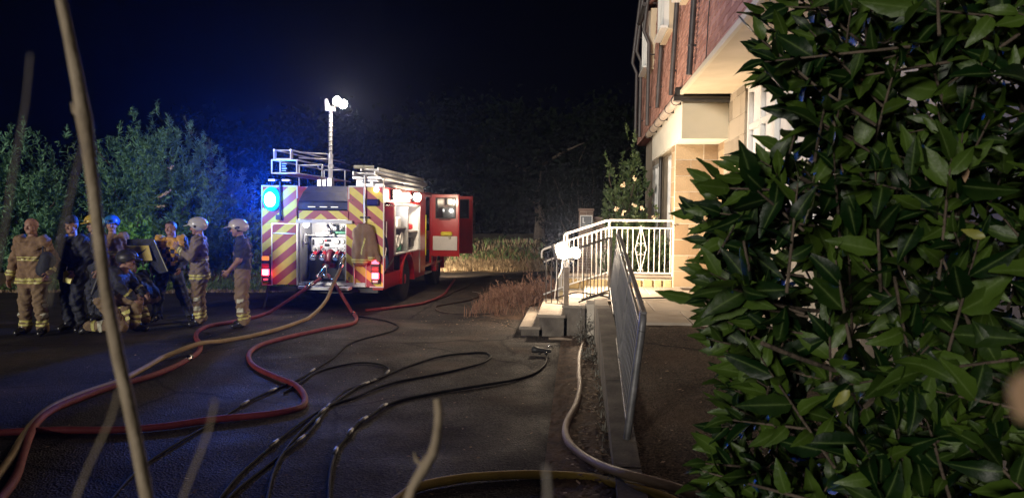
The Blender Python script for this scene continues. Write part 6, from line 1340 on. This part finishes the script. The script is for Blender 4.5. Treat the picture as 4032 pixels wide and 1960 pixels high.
def add_shoot(tip, d, n, spc, size):
    d = d.normalized(); a = random.uniform(0, 6.28); st_ = [tip]
    P = [tip - d * (n * spc + .02), tip - d * (n * spc * .5), tip]
    MB().tube(P, [.0038, .003, .0016], 5).build('twig', MT['bark'], lh)
    u = d.orthogonal().normalized(); v = d.cross(u)
    for k in range(n):
        p = tip - d * (k * spc); a += 2.4 + random.uniform(-.3, .3); rad = (u * math.cos(a) + v * math.sin(a))
        op = .45 + .10 * k if k else .05
        ld_ = (d * math.cos(min(op, 1.25)) + rad * math.sin(min(op, 1.25))).normalized()
        nr = (UP_ * .40 + BK * .85 - RD * .25 + Vector((random.gauss(0, .6), random.gauss(0, .6), random.gauss(0, .5)))); x = ld_.cross(nr)
        if x.length < .05: x = ld_.orthogonal()
        x.normalize(); z = x.cross(ld_)
        s = size * random.uniform(.42, 1.0) * (.78 if k < 2 else 1.0)
        M = Matrix((x, ld_, z)).transposed().to_4x4(); M.translation = p
        LV.append((p, M @ Matrix.Scale(s, 4)))
# front and edge shoots
for i in range(76):
    py = -120 + 2150 * (i + random.uniform(-.3, .3)) / 75; d = random.uniform(1.55, 2.05); px = edge_px(py) + random.uniform(30, 120)
    add_shoot(gd(px, py, d), -RD * random.uniform(.7, 1.1) + UP_ * random.uniform(-.05, .75) + BK * random.uniform(-.3, .5), random.randint(7, 11), .024, random.uniform(.85, 1.1))
for i in range(330):
    py = random.uniform(-200, 2160); e_ = edge_px(py) + 170; px = e_ + (4300 - e_) * random.random() ** 1.05; t = (px - e_) / 1400
    d = max(1.45, random.uniform(1.45, 2.2) - .15 * t)
    add_shoot(gd(px, py, d), -RD * random.uniform(-.1, 1.0) + UP_ * random.uniform(-.25, .8) + BK * random.uniform(-.2, .9), random.randint(6, 11), .025, random.uniform(.85, 1.15))
# deeper layer that closes the view through the shrub
for i in range(330):
    py = random.uniform(-300, 2300); e_ = edge_px(py) + 330; px = e_ + (4700 - e_) * random.random(); d = random.uniform(2.1, 3.0)
    add_shoot(gd(px, py, d), -RD * random.uniform(-.4, .9) + UP_ * random.uniform(-.2, .9) + BK * random.uniform(-.1, .7), random.randint(6, 9), .034, random.uniform(1.0, 1.35))
MB().tube([(1.3, 2.3, 0), (1.2, 2.2, .8), (1.0, 2.1, 1.6), (1.05, 2.0, 2.6)], [.04, .035, .025, .01], 8).build('branch', MT['bark'], lh)
MB().tube([(1.5, 2.1, 0), (1.45, 2.0, .9), (1.6, 1.9, 1.9), (1.5, 1.9, 2.9)], [.04, .035, .025, .01], 8).build('branch', MT['bark'], lh)
for (a_, b_, d_) in (((3300, 1230), (2860, 1120), 1.6), ((3700, 900), (3150, 700), 1.6), ((3560, 1500), (3000, 1350), 1.5), ((3500, 430), (2990, 250), 1.7)):
    MB().tube(smooth_path([gd(*a_, d_ + .25), gd((a_[0] + b_[0]) / 2, (a_[1] + b_[1]) / 2 + 30, d_ + .1), gd(*b_, d_)], .08), .005, 6).build('branch', MT['bark'], lh)
inview = []
for i, (p, M) in enumerate(LV):
    q = CR.transposed() @ (p - CAM); u = 2016 - q.x / q.z * FPX; v = 980 + q.y / q.z * FPX
    inview.append((0 if (0 < u < 4032 and 0 < v < 1960) else 10) + (-q.z))
order = np.argsort(inview); big = set(order[:290].tolist())
SV, SF, o_ = [], [], 0
for i, (p, M) in enumerate(LV):
    k = i % 5
    if i in big: inst(lmesh[k], 'leaf', lh, M)
    else:
        A_ = np.array(M); v = np.array(lm[k][0]) @ A_[:3, :3].T + A_[:3, 3]; SV.append(v); SF.append(np.array(lm[k][1]) + o_); o_ += len(v)
fo_ = tag(meshobj('inner_foliage', np.concatenate(SV), np.concatenate(SF), MT['leaf_laurel'], lh, smooth=True), kind='stuff'); fo_.data.attributes.new('rib', 'FLOAT', 'POINT').data.foreach_set('value', (np.arange(o_) % 3 == 1).astype(np.float32))
for (px, py, d, s, m) in ((3345, 1535, 1.25, .34, 'leaf_yellow'), (3880, 935, 1.3, .34, 'leaf_yellow'), (3800, 650, 1.5, .3, 'leaf_dead')):
    x = Vector((random.uniform(-1, 1), random.uniform(-.3, .3), random.uniform(-1, 1))).normalized(); z = -(ray(px, py)).normalized(); y = z.cross(x).normalized(); x = y.cross(z)
    M = Matrix((x, y, z)).transposed().to_4x4(); M.translation = gd(px, py, d); me = lmesh[0].copy(); me.materials[0] = MT[m]; o = inst(me, 'leaf', lh, M @ Matrix.Scale(s, 4)); o['label'] = 'yellowed leaf' if m == 'leaf_yellow' else 'dead leaf'
p = gd(4034, 1560, .12); dl = thing('dead_leaf', 'blurred dead leaf at the right edge, close up', 'leaf', p)
MB().prism([p + RD * (.0026 * math.cos(t) * (1 + .12 * math.sin(3 * t))) + UP_ * (.0040 * math.sin(t)) for t in np.linspace(0, 6.28, 28, endpoint=False)], BK * .0005).build('blade', MT['leaf_dead'], dl)
MB().tube([p + RD * .0024, p + RD * .02 - UP_ * .012], .0003, 5).build('stalk', MT['leaf_dead'], dl)
# ============================================================ HAZE
hz = MB().bx(-60, 40, -25, 75, -1.0, 19.5).build('haze', [])
hm = bpy.data.materials.new('haze_air'); hm.use_nodes = True; hn = hm.node_tree.nodes; hn.remove(hn['Principled BSDF'])
pv = hn.new('ShaderNodeVolumePrincipled'); pv.inputs['Color'].default_value = (0.55, 0.65, 1.0, 1); pv.inputs['Density'].default_value = 0.0010; pv.inputs['Anisotropy'].default_value = 0.88
hm.node_tree.links.new(pv.outputs[0], hn['Material Output'].inputs['Volume']); hz.data.materials.clear(); hz.data.materials.append(hm)
tag(hz, kind='stuff')
